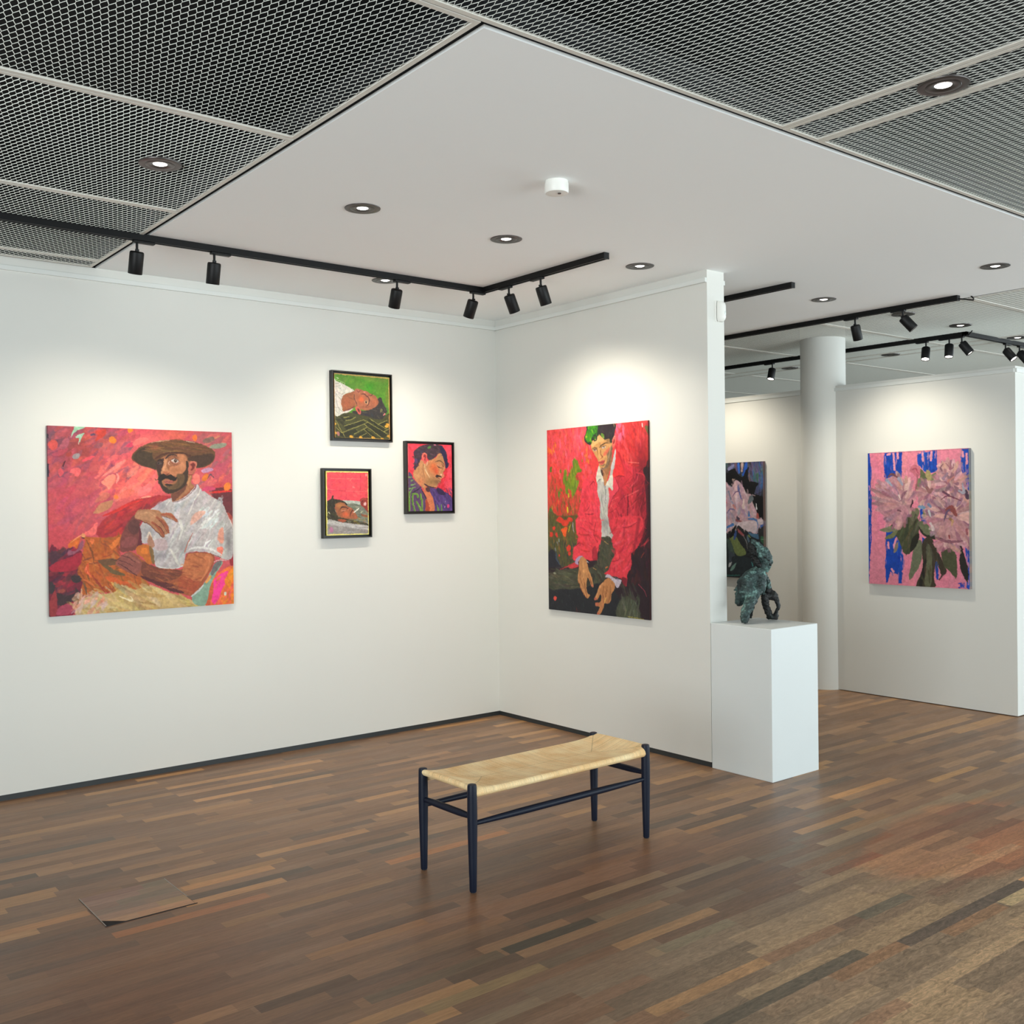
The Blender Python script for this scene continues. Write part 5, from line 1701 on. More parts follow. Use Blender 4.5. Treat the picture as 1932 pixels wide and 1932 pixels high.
    c.line([(690, 700), (690, 800), (740, 900), (760, 980)], [14, 22, 18, 10], (92, 52, 44))
    c.line([(850, 690), (940, 690), (1000, 760)], [10, 24, 16], (98, 48, 48))
    c.ell(940, 640, 24, 20, 0, (206, 120, 106))
    c.line([(1010, 740), (1050, 820), (1030, 930), (960, 1000)], [14, 30, 20, 10], (92, 50, 42))
    c.ell(985, 880, 52, 50, 0, (196, 150, 110), 1, 1.2, .3)
    c.ell(975, 885, 20, 22, 0, (54, 36, 32))
    c.line([(950, 840), (1000, 850), (1030, 900)], [8, 12, 8], (120, 70, 54))
    c.line([(1030, 720), (1100, 730), (1130, 690)], [8, 16, 10], (62, 40, 40))
    c.line([(750, 600), (790, 640), (830, 610)], [10, 20, 10], (112, 54, 50))
    c.line([(870, 990), (980, 1010), (1100, 980)], [14, 24, 14], (140, 80, 58))
    c.poly([(720, 1010), (770, 985), (830, 1050), (850, 1150), (820, 1190), (760, 1130), (725, 1070)], (196, 92, 78), 1.2, .5)
    c.poly([(760, 1040), (800, 1060), (830, 1140), (790, 1120)], (112, 44, 44), 1.2, .4)
    # bare margin of the panel
    for l in [[(190, 190), (900, 250), (1525, 310)], [(195, 190), (200, 900), (215, 1745)], [(1525, 310), (1535, 900), (1548, 1790)]]:
        c.line(l, 26, (206, 154, 92), .9)
    c.line([(215, 1750), (900, 1760), (1548, 1790)], 14, (186, 150, 90), .8)
    return c


def paint_profile():
    c = Canvas([(769.24, 836.67), (851.94, 839.54), (853.4, 963.59), (770.78, 964.79)], 150, 190, (242, 66, 84), 37)
    c.crop(755, 825, 12.88)
    c.dabs((190, 150, 1265, 1500), 90, [(248, 76, 92), (226, 52, 66), (250, 88, 108), (236, 60, 76)], 160, 70, 60, 50, .6)
    c.dabs((900, 750, 1260, 1350), 30, [(206, 40, 50), (220, 48, 56)], 160, 60, -50, 40, .7)
    for p in [[(1140, 900), (1180, 780), (1260, 740), (1260, 980), (1180, 980)], [(1120, 1080), (1260, 1040), (1260, 1360), (1180, 1260), (1080, 1200)], [(1090, 270), (1240, 210), (1250, 330), (1160, 480)]]:
        c.poly(p, (250, 86, 104), 2, 1, .8)
    # shirt
    c.poly([(195, 930), (270, 880), (330, 1010), (500, 1200), (560, 1320), (640, 1500), (620, 1790), (190, 1790)], (96, 70, 106), 1.2, .8)
    c.poly([(680, 1220), (820, 1230), (920, 1260), (1100, 1330), (1260, 1470), (1265, 1790), (820, 1790), (810, 1560), (740, 1380)], (88, 62, 124), 1.2, .8)
    c.dabs((820, 1280, 1260, 1780), 60, [(100, 72, 138), (74, 54, 110), (110, 86, 150), (62, 50, 92)], 150, 34, 65, 20, .7)
    c.dabs((200, 950, 600, 1780), 40, [(110, 80, 116), (80, 62, 96)], 120, 34, 70, 30, .6)
    gr = (98, 150, 52)
    for l in [[(210, 970), (290, 970)], [(260, 1060), (330, 1030)], [(270, 1160), (370, 1130)], [(220, 1250), (370, 1210)], [(240, 1330), (300, 1250)]]:
        c.line(l, [34, 18], (122, 160, 92))
    for l in [[(300, 1390), (310, 1600), (360, 1790)], [(300, 1380), (410, 1380), (430, 1450)], [(400, 1560), (470, 1690), (500, 1790)], [(530, 1500), (535, 1780)], [(220, 1330), (225, 1790)], [(500, 1380), (505, 1500)]]:
        c.line(l, [40]*len(l), gr)
        c.line([(x+18, y) for x, y in l], [8]*len(l), (176, 190, 110))
    for l in [[(890, 1640), (920, 1790)], [(1000, 1630), (1005, 1790)], [(930, 1700), (930, 1790)]]:
        c.line(l, [20, 44], (110, 150, 76))
    c.line([(300, 1340), (420, 1280), (500, 1210)], [12, 22, 12], (44, 34, 56))
    c.line([(520, 1260), (600, 1420), (640, 1560)], [14, 22, 14], (50, 36, 56))
    c.line([(1090, 1320), (1180, 1380), (1250, 1460)], [8, 12, 10], (56, 44, 60))
    c.poly([(880, 1230), (1000, 1270), (1100, 1360), (1060, 1400), (930, 1380)], (52, 40, 76), 2, 1)
    c.ell(1160, 1660, 36, 44, 0, (226, 70, 130))
    c.line([(1070, 1710), (1080, 1670)], 16, (196, 176, 206))
    c.line([(1090, 1540), (1100, 1580)], 12, (190, 180, 206))
    # chest, neck and face
    c.poly([(560, 1240), (680, 1200), (720, 1330), (800, 1480), (825, 1790), (625, 1790), (640, 1500), (580, 1340)], (214, 124, 84), 1.2, .6)
    c.poly([(625, 1790), (620, 1500), (680, 1600), (720, 1790)], (176, 74, 50), 1.5, .6)
    c.poly([(620, 1240), (700, 1210), (720, 1310), (650, 1320)], (84, 52, 56), 1.5, .6)
    c.poly([(320, 920), (350, 780), (440, 690), (480, 580), (560, 560), (660, 620), (700, 560), (860, 500), (930, 400), (1030, 430), (1060, 600), (1090, 760), (1040, 860), (1075, 930), (1040, 980), (1000, 1010), (980, 1080), (920, 1130), (880, 1210), (780, 1210), (640, 1190), (560, 1240), (500, 1180), (400, 1080)], (206, 146, 98), 1.2, .6)
    c.blob(800, 730, 110, 120, (236, 110, 62), .85)
    c.blob(880, 830, 60, 80, (232, 84, 52), .8)
    c.blob(760, 1080, 140, 90, (146, 110, 70), .85)
    c.blob(900, 1080, 70, 60, (124, 92, 64), .8)
    c.blob(430, 960, 70, 70, (226, 166, 118), .8)
    c.blob(500, 1080, 90, 80, (210, 118, 78), .7)
    c.blob(960, 500, 80, 80, (190, 140, 92), .8)
    c.line([(590, 660), (620, 800), (720, 980)], [30, 50, 20], (206, 166, 120))
    c.line([(600, 780), (650, 860), (710, 960)], [10, 16, 8], (246, 206, 170))
    c.line([(660, 580), (650, 640), (640, 680)], [20, 26, 12], (240, 186, 160))
    c.line([(590, 1130), (660, 1180), (760, 1210), (860, 1220)], [20, 36, 30, 14], (76, 50, 56))
    c.line([(560, 660), (560, 820), (600, 1000)], [10, 14, 10], (150, 96, 64))
    c.line([(860, 600), (950, 570), (1050, 640), (1060, 720)], [14, 28, 20, 10], (120, 84, 62))
    c.ell(940, 690, 54, 36, 35, (216, 150, 112), 1, 1.2, .3)
    c.line([(890, 690), (950, 740), (1010, 750)], [10, 18, 10], (74, 44, 42))
    c.line([(1000, 640), (1040, 720), (1010, 800)], [10, 18, 10], (150, 76, 56))
    c.ell(1030, 930, 44, 36, 20, (222, 134, 106))
    c.ell(1000, 910, 18, 18, 0, (252, 196, 170))
    c.poly([(860, 940), (900, 910), (980, 940), (1010, 980), (940, 960), (890, 980)], (54, 38, 40), 1.2, .5)
    c.line([(880, 990), (960, 1000), (990, 1040)], [14, 24, 14], (176, 106, 90))
    c.line([(900, 985), (960, 1010)], 8, (84, 44, 44))
    c.line([(940, 1050), (980, 1080)], [20, 16], (150, 96, 80))
    # hair
    c.poly([(330, 360), (420, 270), (560, 190), (760, 170), (980, 190), (1080, 290), (1140, 430), (1140, 580), (1170, 680), (1110, 760), (1060, 580), (1030, 430), (940, 390), (860, 480), (760, 550), (680, 540), (650, 420), (600, 380), (540, 400), (520, 540), (470, 590), (430, 700), (360, 790), (330, 640), (350, 540)], (76, 58, 68), 1.2, 1)
    c.dabs((330, 200, 1140, 740), 90, [(92, 74, 80), (60, 50, 56), (104, 84, 96), (66, 60, 60), (56, 50, 78)], 110, 34, 30, 60, .75, [(340, 380), (560, 200), (980, 200), (1120, 420), (1140, 660), (1060, 560), (940, 380), (760, 540), (660, 420), (520, 420), (430, 680), (360, 760), (340, 560)])
    c.poly([(960, 200), (1090, 320), (1140, 560), (1170, 680), (1110, 750), (1050, 500), (990, 380)], (48, 44, 78), 1.5, 1)
    c.ell(700, 255, 54, 30, -25, (92, 146, 66))
    c.ell(385, 580, 44, 60, 0, (92, 70, 112))
    c.ell(850, 190, 30, 20, 0, (246, 150, 170))
    # ear
    c.poly([(530, 480), (545, 400), (600, 378), (650, 420), (645, 540), (620, 640), (585, 640), (560, 560)], (228, 104, 92), 1.2, .5)
    c.poly([(570, 470), (600, 420), (630, 450), (615, 560), (590, 540), (600, 490)], (150, 46, 56), 1.2, .4)
    c.line([(540, 480), (560, 410), (610, 390), (645, 440)], [8, 12, 12, 8], (250, 150, 126))
    c.line([(195, 150), (196, 900), (196, 1785)], 12, (236, 196, 180), .5)
    return c


def paint_bath():
    c = Canvas([(614.59, 888.62), (694.61, 889.74), (696.06, 1008.16), (616.12, 1010.58)], 140, 185, (250, 80, 92), 41)
    c.crop(600, 878, 13.415)
    c.dabs((230, 180, 1260, 900), 60, [(252, 88, 98), (246, 72, 88), (255, 100, 106), (240, 70, 92)], 160, 80, 10, 40, .5)
    c.blob(280, 640, 70, 260, (214, 74, 100), .7)
    c.blob(1210, 600, 50, 320, (224, 80, 84), .6)
    for l in [[(700, 190), (710, 870)], [(240, 620), (700, 650)], [(1070, 200), (1065, 850)]]:
        c.line(l, 16, (222, 62, 84), .8)
    for l in [[(240, 600), (430, 625)], [(720, 650), (1240, 660)], [(720, 205), (820, 225)], [(330, 330), (700, 345)], [(730, 340), (1060, 350)]]:
        c.line(l, 12, (255, 140, 130), .7)
    c.line([(810, 380), (870, 320)], [20, 10], (255, 130, 120))
    c.ell(900, 540, 40, 20, 20, (255, 120, 120))
    c.ell(1212, 250, 22, 34, 0, (255, 160, 160))
    # water and rim
    c.poly([(620, 885), (1060, 910), (1265, 930), (1270, 1020), (700, 990)], (186, 192, 180), 1.2, .6)
    c.poly([(640, 985), (1100, 990), (1270, 1010), (1270, 1520), (1000, 1480), (230, 1380), (240, 1280)], (128, 132, 116), 1.2, 1)
    c.dabs((700, 1000, 1265, 1480), 70, [(140, 146, 128), (110, 116, 100), (160, 160, 140), (96, 104, 92), (150, 140, 110)], 130, 26, 8, 15, .7)
    c.poly([(240, 1290), (500, 1300), (900, 1380), (1270, 1480), (1270, 1520), (900, 1470), (240, 1380)], (66, 62, 42), 1.5, 1)
    c.dabs((760, 1290, 1265, 1480), 26, [(190, 176, 84), (150, 140, 60), (166, 110, 60)], 80, 18, 15, 20, .8)
    c.poly([(1090, 1230), (1260, 1270), (1250, 1320), (1120, 1280)], (150, 88, 60), 1.5, .8)
    c.line([(1080, 1190), (1130, 1160)], [24, 14], (196, 196, 160))
    c.poly([(235, 1380), (600, 1440), (1270, 1525), (1280, 1740), (245, 1760)], (154, 146, 142), 1.2, .8)
    c.poly([(235, 1385), (600, 1440), (1270, 1530), (1270, 1620), (700, 1560), (240, 1480)], (192, 188, 184), 1.5, 1)
    c.dabs((250, 1400, 1260, 1740), 40, [(206, 202, 198), (140, 132, 130), (176, 172, 168)], 160, 20, 7, 8, .6)
    c.poly([(300, 1570), (370, 1560), (385, 1680), (310, 1690)], (190, 110, 150), 1.5, .8, .8)
    # hair, face
    c.poly([(235, 1300), (235, 930), (330, 860), (360, 780), (395, 770), (400, 850), (480, 860), (620, 890), (720, 960), (720, 1000), (560, 940), (450, 1000), (430, 1120), (500, 1300), (400, 1320)], (56, 50, 38), 1.2, .8)
    c.dabs((240, 870, 480, 1300), 40, [(74, 68, 46), (44, 42, 34), (90, 84, 56)], 110, 26, 60, 40, .7)
    c.line([(275, 1180), (300, 1230)], [26, 14], (226, 220, 190))
    c.poly([(440, 1010), (480, 955), (580, 935), (680, 965), (740, 1030), (860, 1090), (930, 1180), (1000, 1290), (990, 1345), (900, 1350), (760, 1350), (640, 1330), (520, 1280), (450, 1150)], (166, 98, 64), 1.2, .6)
    c.blob(560, 1020, 100, 70, (196, 132, 76), .9)
    c.blob(700, 1240, 90, 60, (236, 104, 62), .9)
    c.blob(530, 1220, 60, 80, (150, 92, 60), .7)
    c.line([(560, 1120), (600, 1060), (680, 1050), (760, 1090)], [14, 26, 22, 14], (82, 46, 40))
    c.line([(590, 1150), (640, 1140), (700, 1120)], [10, 20, 14], (206, 140, 116))
    c.line([(610, 1180), (660, 1160)], 10, (90, 46, 40))
    c.line([(760, 1130), (790, 1080), (840, 1100)], [20, 30, 14], (206, 108, 82))
    c.line([(810, 1290), (830, 1200), (870, 1130)], [12, 22, 14], (84, 40, 36))
    c.line([(850, 1250), (880, 1180), (920, 1170)], [14, 26, 12], (196, 108, 82))
    c.ell(940, 1300, 46, 34, 20, (186, 104, 74))
    c.line([(700, 965), (725, 1000)], 24, (40, 36, 32))
    c.line([(905, 1190), (970, 1140), (1030, 1090)], [22, 24, 22], (240, 236, 220))
    c.poly([(500, 1370), (600, 1360), (720, 1390), (660, 1430), (540, 1410)], (176, 90, 60), 1.2, .6)
    c.line([(760, 1390), (880, 1370), (980, 1360)], [20, 30, 14], (120, 104, 74))
    # raised hand
    c.poly([(1060, 880), (1110, 830), (1200, 830), (1265, 850), (1265, 1180), (1220, 1140), (1150, 1060), (1080, 1000)], (160, 60, 52), 1.2, .6)
    c.poly([(1150, 980), (1200, 920), (1225, 970), (1190, 1020)], (240, 190, 186), 1.2, .3)
    c.line([(1080, 880), (1150, 850), (1230, 870)], [10, 16, 10], (206, 92, 76))
    c.line([(1070, 960), (1130, 900), (1120, 960)], [8, 12, 8], (96, 34, 36))
    ye = (250, 236, 130)
    for l in [[(200, 155), (700, 160), (1278, 170)], [(205, 155), (212, 900), (222, 1770)], [(1275, 170), (1280, 900), (1288, 1750)], [(222, 1762), (700, 1752), (1288, 1742)]]:
        c.line(l, 40, ye)
    return c


def paint_pink_peonies():
    c = Canvas([(1637.1, 855.3), (1827.33, 845.23), (1829.66, 1111.91), (1639.39, 1100.83)], 270, 336, (236, 138, 160), 53)
    c.crop(1580, 820, 6.037)
    c.dabs((350, 180, 1500, 1740), 70, [(240, 146, 166), (232, 132, 154), (226, 140, 158)], 260, 90, 85, 20, .5)
    c.blob(450, 1550, 200, 250, (222, 136, 156), .7)
    blue = (26, 72, 176)
    P = [[(345, 215), (372, 215), (385, 500), (370, 650), (395, 720), (385, 1000), (395, 1200), (370, 1380), (362, 1690), (348, 1690)],
         [(535, 205), (735, 200), (730, 480), (640, 470), (560, 500), (535, 480)],
         [(555, 1200), (560, 1040), (640, 1100), (690, 1160), (745, 1260), (745, 1400), (735, 1690), (700, 1690), (690, 1590), (600, 1560), (575, 1680), (555, 1680), (545, 1500)],
         [(905, 240), (960, 215), (1125, 175), (1130, 420), (1060, 440), (1000, 430), (910, 340)],
         [(930, 830), (1010, 820), (1020, 1010), (960, 1010)], [(960, 1160), (1000, 1190), (1010, 1300), (960, 1250)], [(1110, 1440), (1150, 1440), (1150, 1650), (1130, 1650)],
         [(1410, 170), (1500, 155), (1500, 700), (1450, 640), (1430, 480), (1400, 330)], [(1450, 1290), (1500, 1300), (1500, 1760), (1460, 1740), (1490, 1560), (1470, 1420)]]
    for p in P:
        c.poly(p, blue, 1, 1.2, 1, False)
    for p in P[:4]+P[7:]:
        xs, ys = [q[0] for q in p], [q[1] for q in p]
        c.dabs((min(xs), min(ys), max(xs), max(ys)), 26, [(20, 64, 164), (40, 88, 190)], 120, 22, 88, 6, .6, p)
        c.dabs((min(xs)+10, min(ys), max(xs)-10, max(ys)), 10, [(238, 150, 172)], 70, 12, 88, 5, .9, p)
    for l in [[(640, 220), (645, 300), (650, 400)], [(970, 220), (970, 300)], [(1070, 200), (1065, 290)], [(685, 205), (690, 270)], [(570, 230), (600, 220)], [(620, 1530), (640, 1560)], [(670, 1180), (650, 1260), (655, 1300)], [(1425, 200), (1430, 250)], [(1470, 220), (1475, 330)], [(580, 1230), (585, 1290)]]:
        c.line(l, [26]*len(l), (240, 156, 176))
    # leaves and stems
    gd, gm, gl = (50, 50, 40), (84, 88, 66), (122, 124, 100)
    for p, col in [([(600, 1050), (760, 960), (860, 900), (920, 960), (930, 1100), (880, 1250), (830, 1350), (760, 1350), (700, 1200)], (76, 80, 56)), ([(480, 1090), (620, 1040), (700, 1080), (600, 1110)], (134, 132, 106)), ([(540, 1180), (620, 1120), (690, 1090), (640, 1170), (570, 1190)], (120, 122, 84)),
                   ([(900, 1000), (980, 990), (1060, 1060), (1120, 1150), (1000, 1140), (940, 1060)], (112, 116, 88)), ([(930, 1050), (1000, 1130), (1160, 1160), (1200, 1200), (1060, 1180), (960, 1130)], gd), ([(890, 1220), (950, 1210), (960, 1400), (900, 1560), (820, 1650), (840, 1450), (870, 1300)], (112, 116, 92)),
                   ([(960, 1240), (1060, 1160), (1130, 1300), (1190, 1420), (1240, 1560), (1180, 1590), (1130, 1430), (1100, 1650), (1110, 1730), (920, 1730), (900, 1700), (970, 1500)], (66, 58, 46)), ([(1020, 1260), (1070, 1300), (1080, 1500), (1060, 1720), (990, 1720), (1010, 1500)], (104, 104, 80)),
                   ([(1180, 1340), (1250, 1290), (1340, 1340), (1360, 1480), (1350, 1640), (1280, 1560), (1220, 1500)], (82, 84, 60)), ([(1400, 1290), (1450, 1400), (1490, 1560), (1480, 1680), (1430, 1600), (1390, 1480)], (44, 42, 40)), ([(640, 1340), (670, 1240), (700, 1230), (680, 1320)], (140, 126, 112)),
                   ([(920, 500), (1010, 510), (1040, 540), (960, 560), (920, 640), (890, 620)], (120, 126, 94)), ([(1040, 480), (1080, 450), (1120, 440), (1110, 540), (1060, 530)], (130, 130, 96)), ([(1000, 440), (1020, 400), (1060, 440), (1070, 510), (1020, 520)], (176, 160, 110)), ([(940, 400), (980, 420), (1020, 520), (950, 500)], (104, 108, 76)),
                   ([(850, 860), (920, 840), (930, 900), (880, 980), (830, 960)], (116, 114, 88)), ([(980, 830), (1030, 840), (1020, 930), (980, 940)], (118, 120, 84))]:
        c.poly(p, col, 1.2, 1)
    c.dabs((700, 960, 940, 1340), 30, [(96, 98, 70), (60, 62, 46), (110, 108, 84)], 140, 30, 110, 20, .6, [(700, 1080), (860, 920), (920, 980), (900, 1220), (800, 1340), (740, 1300)])
    c.poly([(830, 1340), (850, 1180), (930, 1130), (900, 1260)], (42, 42, 34), 1.5, 1)
    c.poly([(930, 1700), (990, 1420), (1010, 1500), (960, 1720)], (40, 38, 34), 1.2, .8)
    c.dabs((960, 1180, 1240, 1700), 30, [(80, 72, 58), (56, 48, 42), (98, 92, 74)], 170, 26, 80, 14, .6, [(1000, 1200), (1120, 1300), (1220, 1560), (1140, 1500), (1090, 1700), (960, 1700)])
    c.line([(1160, 1650), (1200, 1590), (1240, 1550)], [14, 20, 8], (70, 56, 54))
    # blossoms
    pet = [(206, 150, 156), (188, 132, 142), (220, 166, 166), (176, 124, 136), (212, 160, 150), (196, 146, 158), (166, 130, 146), (150, 100, 116), (232, 190, 186), (142, 104, 124), (226, 178, 170)]

    def blossom(poly, cx, cy, n, ln, w):
        c.poly(poly, (198, 142, 150), 1.2, 1.2)
        xs, ys = [q[0] for q in poly], [q[1] for q in poly]
        for _ in range(n):
            x, y = c.r.uniform(min(xs), max(xs)), c.r.uniform(min(ys), max(ys))
            ins = False
            for i in range(len(poly)):
                (ax, ay), (bx, by) = poly[i], poly[(i+1) % len(poly)]
                if (ay > y) != (by > y) and x < (bx-ax)*(y-ay)/(by-ay+1e-9)+ax:
                    ins = not ins
            if not ins:
                continue
            a = math.atan2(y-cy, x-cx)
            col = np.array(pet[c.r.randint(len(pet))])+c.r.uniform(-8, 8, 3)
            l = ln*c.r.uniform(.5, 1.2)/2
            c.line([(x-l*cos(a), y-l*sin(a)), (x, y), (x+l*cos(a), y+l*sin(a))], [w*.4, w, w*.7], col, .75, 1, .6)
    blossom([(430, 650), (470, 560), (560, 520), (620, 470), (720, 490), (820, 560), (865, 640), (850, 760), (820, 860), (800, 930), (740, 1000), (690, 1050), (600, 1000), (540, 930), (480, 880), (440, 760)], 760, 800, 200, 130, 44)
    blossom([(940, 600), (980, 540), (1100, 530), (1180, 590), (1190, 720), (1100, 790), (1010, 830), (930, 800), (920, 700)], 1040, 660, 90, 90, 40)
    blossom([(1140, 440), (1160, 350), (1240, 315), (1340, 320), (1410, 400), (1450, 520), (1480, 620), (1490, 780), (1400, 760), (1270, 710), (1180, 650), (1150, 560)], 1300, 560, 150, 100, 46)
    blossom([(1030, 830), (1100, 800), (1190, 740), (1300, 720), (1420, 770), (1495, 860), (1495, 1290), (1420, 1240), (1360, 1200), (1240, 1200), (1140, 1150), (1090, 1080), (1050, 980)], 1290, 930, 230, 140, 48)
    blossom([(1100, 1220), (1200, 1200), (1400, 1220), (1430, 1270), (1360, 1340), (1290, 1290), (1170, 1330), (1120, 1290)], 1250, 1180, 40, 80, 36)
    c.poly([(480, 800), (760, 800), (820, 860), (740, 990), (620, 960), (500, 900)], (190, 132, 146), 3, 1.5, .5)
    c.poly([(1080, 950), (1200, 1000), (1420, 980), (1480, 1200), (1250, 1190), (1120, 1120)], (196, 142, 144), 3, 1.5, .5)
    for l, w, col in [([(580, 480), (620, 450), (690, 490)], [14, 30, 14], (120, 76, 84)), ([(830, 830), (858, 770), (855, 740)], [10, 24, 10], (60, 40, 52)), ([(1010, 600), (1050, 640), (1080, 620)], [24, 60, 24], (150, 104, 104)), ([(1240, 860), (1300, 840), (1350, 920)], [30, 66, 30], (146, 78, 76)),
                      ([(1210, 990), (1240, 890), (1280, 850)], [10, 22, 12], (112, 88, 116)), ([(1180, 740), (1260, 700), (1400, 750)], [8, 12, 10], (120, 60, 80)), ([(1120, 1170), (1260, 1220), (1420, 1210)], [14, 34, 14], (146, 96, 110)), ([(690, 860), (720, 870)], [18, 14], (130, 84, 100)),
                      ([(720, 750), (750, 680), (790, 640)], [16, 34, 12], (156, 108, 124)), ([(1200, 650), (1260, 690)], [20, 24], (110, 70, 90)), ([(1460, 640), (1480, 720)], [26, 40], (84, 64, 84)), ([(1380, 640), (1440, 660), (1420, 560)], [16, 30, 14], (170, 166, 180)), ([(700, 690), (720, 740)], [16, 10], (236, 214, 210)),
                      ([(570, 520), (620, 580)], [40, 20], (160, 166, 186)), ([(700, 500), (740, 570)], [40, 24], (166, 160, 180)), ([(930, 820), (980, 830)], [30, 40], (130, 160, 190)), ([(1040, 800), (1060, 820)], [40, 30], (130, 140, 170)), ([(1040, 870), (1060, 930)], [26, 16], (206, 204, 206)), ([(1060, 1010), (1090, 1080)], [26, 36], (232, 206, 206)),
                      ([(1280, 960), (1310, 980)], [30, 24], (150, 110, 80)), ([(1310, 980), (1300, 1040)], [24, 12], (206, 160, 120)), ([(1470, 1080), (1475, 1130)], [30, 26], (166, 96, 104)), ([(1270, 1150), (1280, 1180)], [20, 14], (146, 66, 70)), ([(1190, 420), (1170, 380), (1200, 340)], [10, 16, 8], (140, 96, 110)),
                      ([(1230, 330), (1300, 390), (1320, 330)], [8, 12, 8], (170, 110, 124)), ([(1210, 500), (1250, 440)], [40, 26], (160, 128, 146)), ([(1260, 530), (1330, 480)], [24, 14], (206, 136, 130)), ([(1400, 1280), (1420, 1310)], [20, 12], (40, 30, 40))]:
        c.line(l, w, col)
    c.poly([(820, 410), (870, 345), (940, 380), (940, 450), (900, 490), (850, 440)], (206, 116, 132), 1.2, .8)
    c.line([(850, 400), (890, 390), (920, 440)], [10, 20, 10], (176, 84, 104))
    c.line([(900, 440), (910, 520), (890, 640)], [8, 16, 8], (170, 96, 110))
    c.line([(400, 960), (930, 940)], [0.1, 0.1], (0, 0, 0), 0)
    # initials of the painter, lower right corner
    ini = (44, 66, 170)
    for l in [[(1375, 1695), (1410, 1688)], [(1402, 1690), (1398, 1738), (1378, 1740)], [(1404, 1690), (1414, 1735)], [(1416, 1738), (1420, 1700), (1440, 1745), (1440, 1690)]]:
        c.line(l, 10, ini, 1, 1, 0, False)
    c.line([(350, 215), (900, 195), (1495, 160)], 6, (190, 110, 130), .8)
    return c


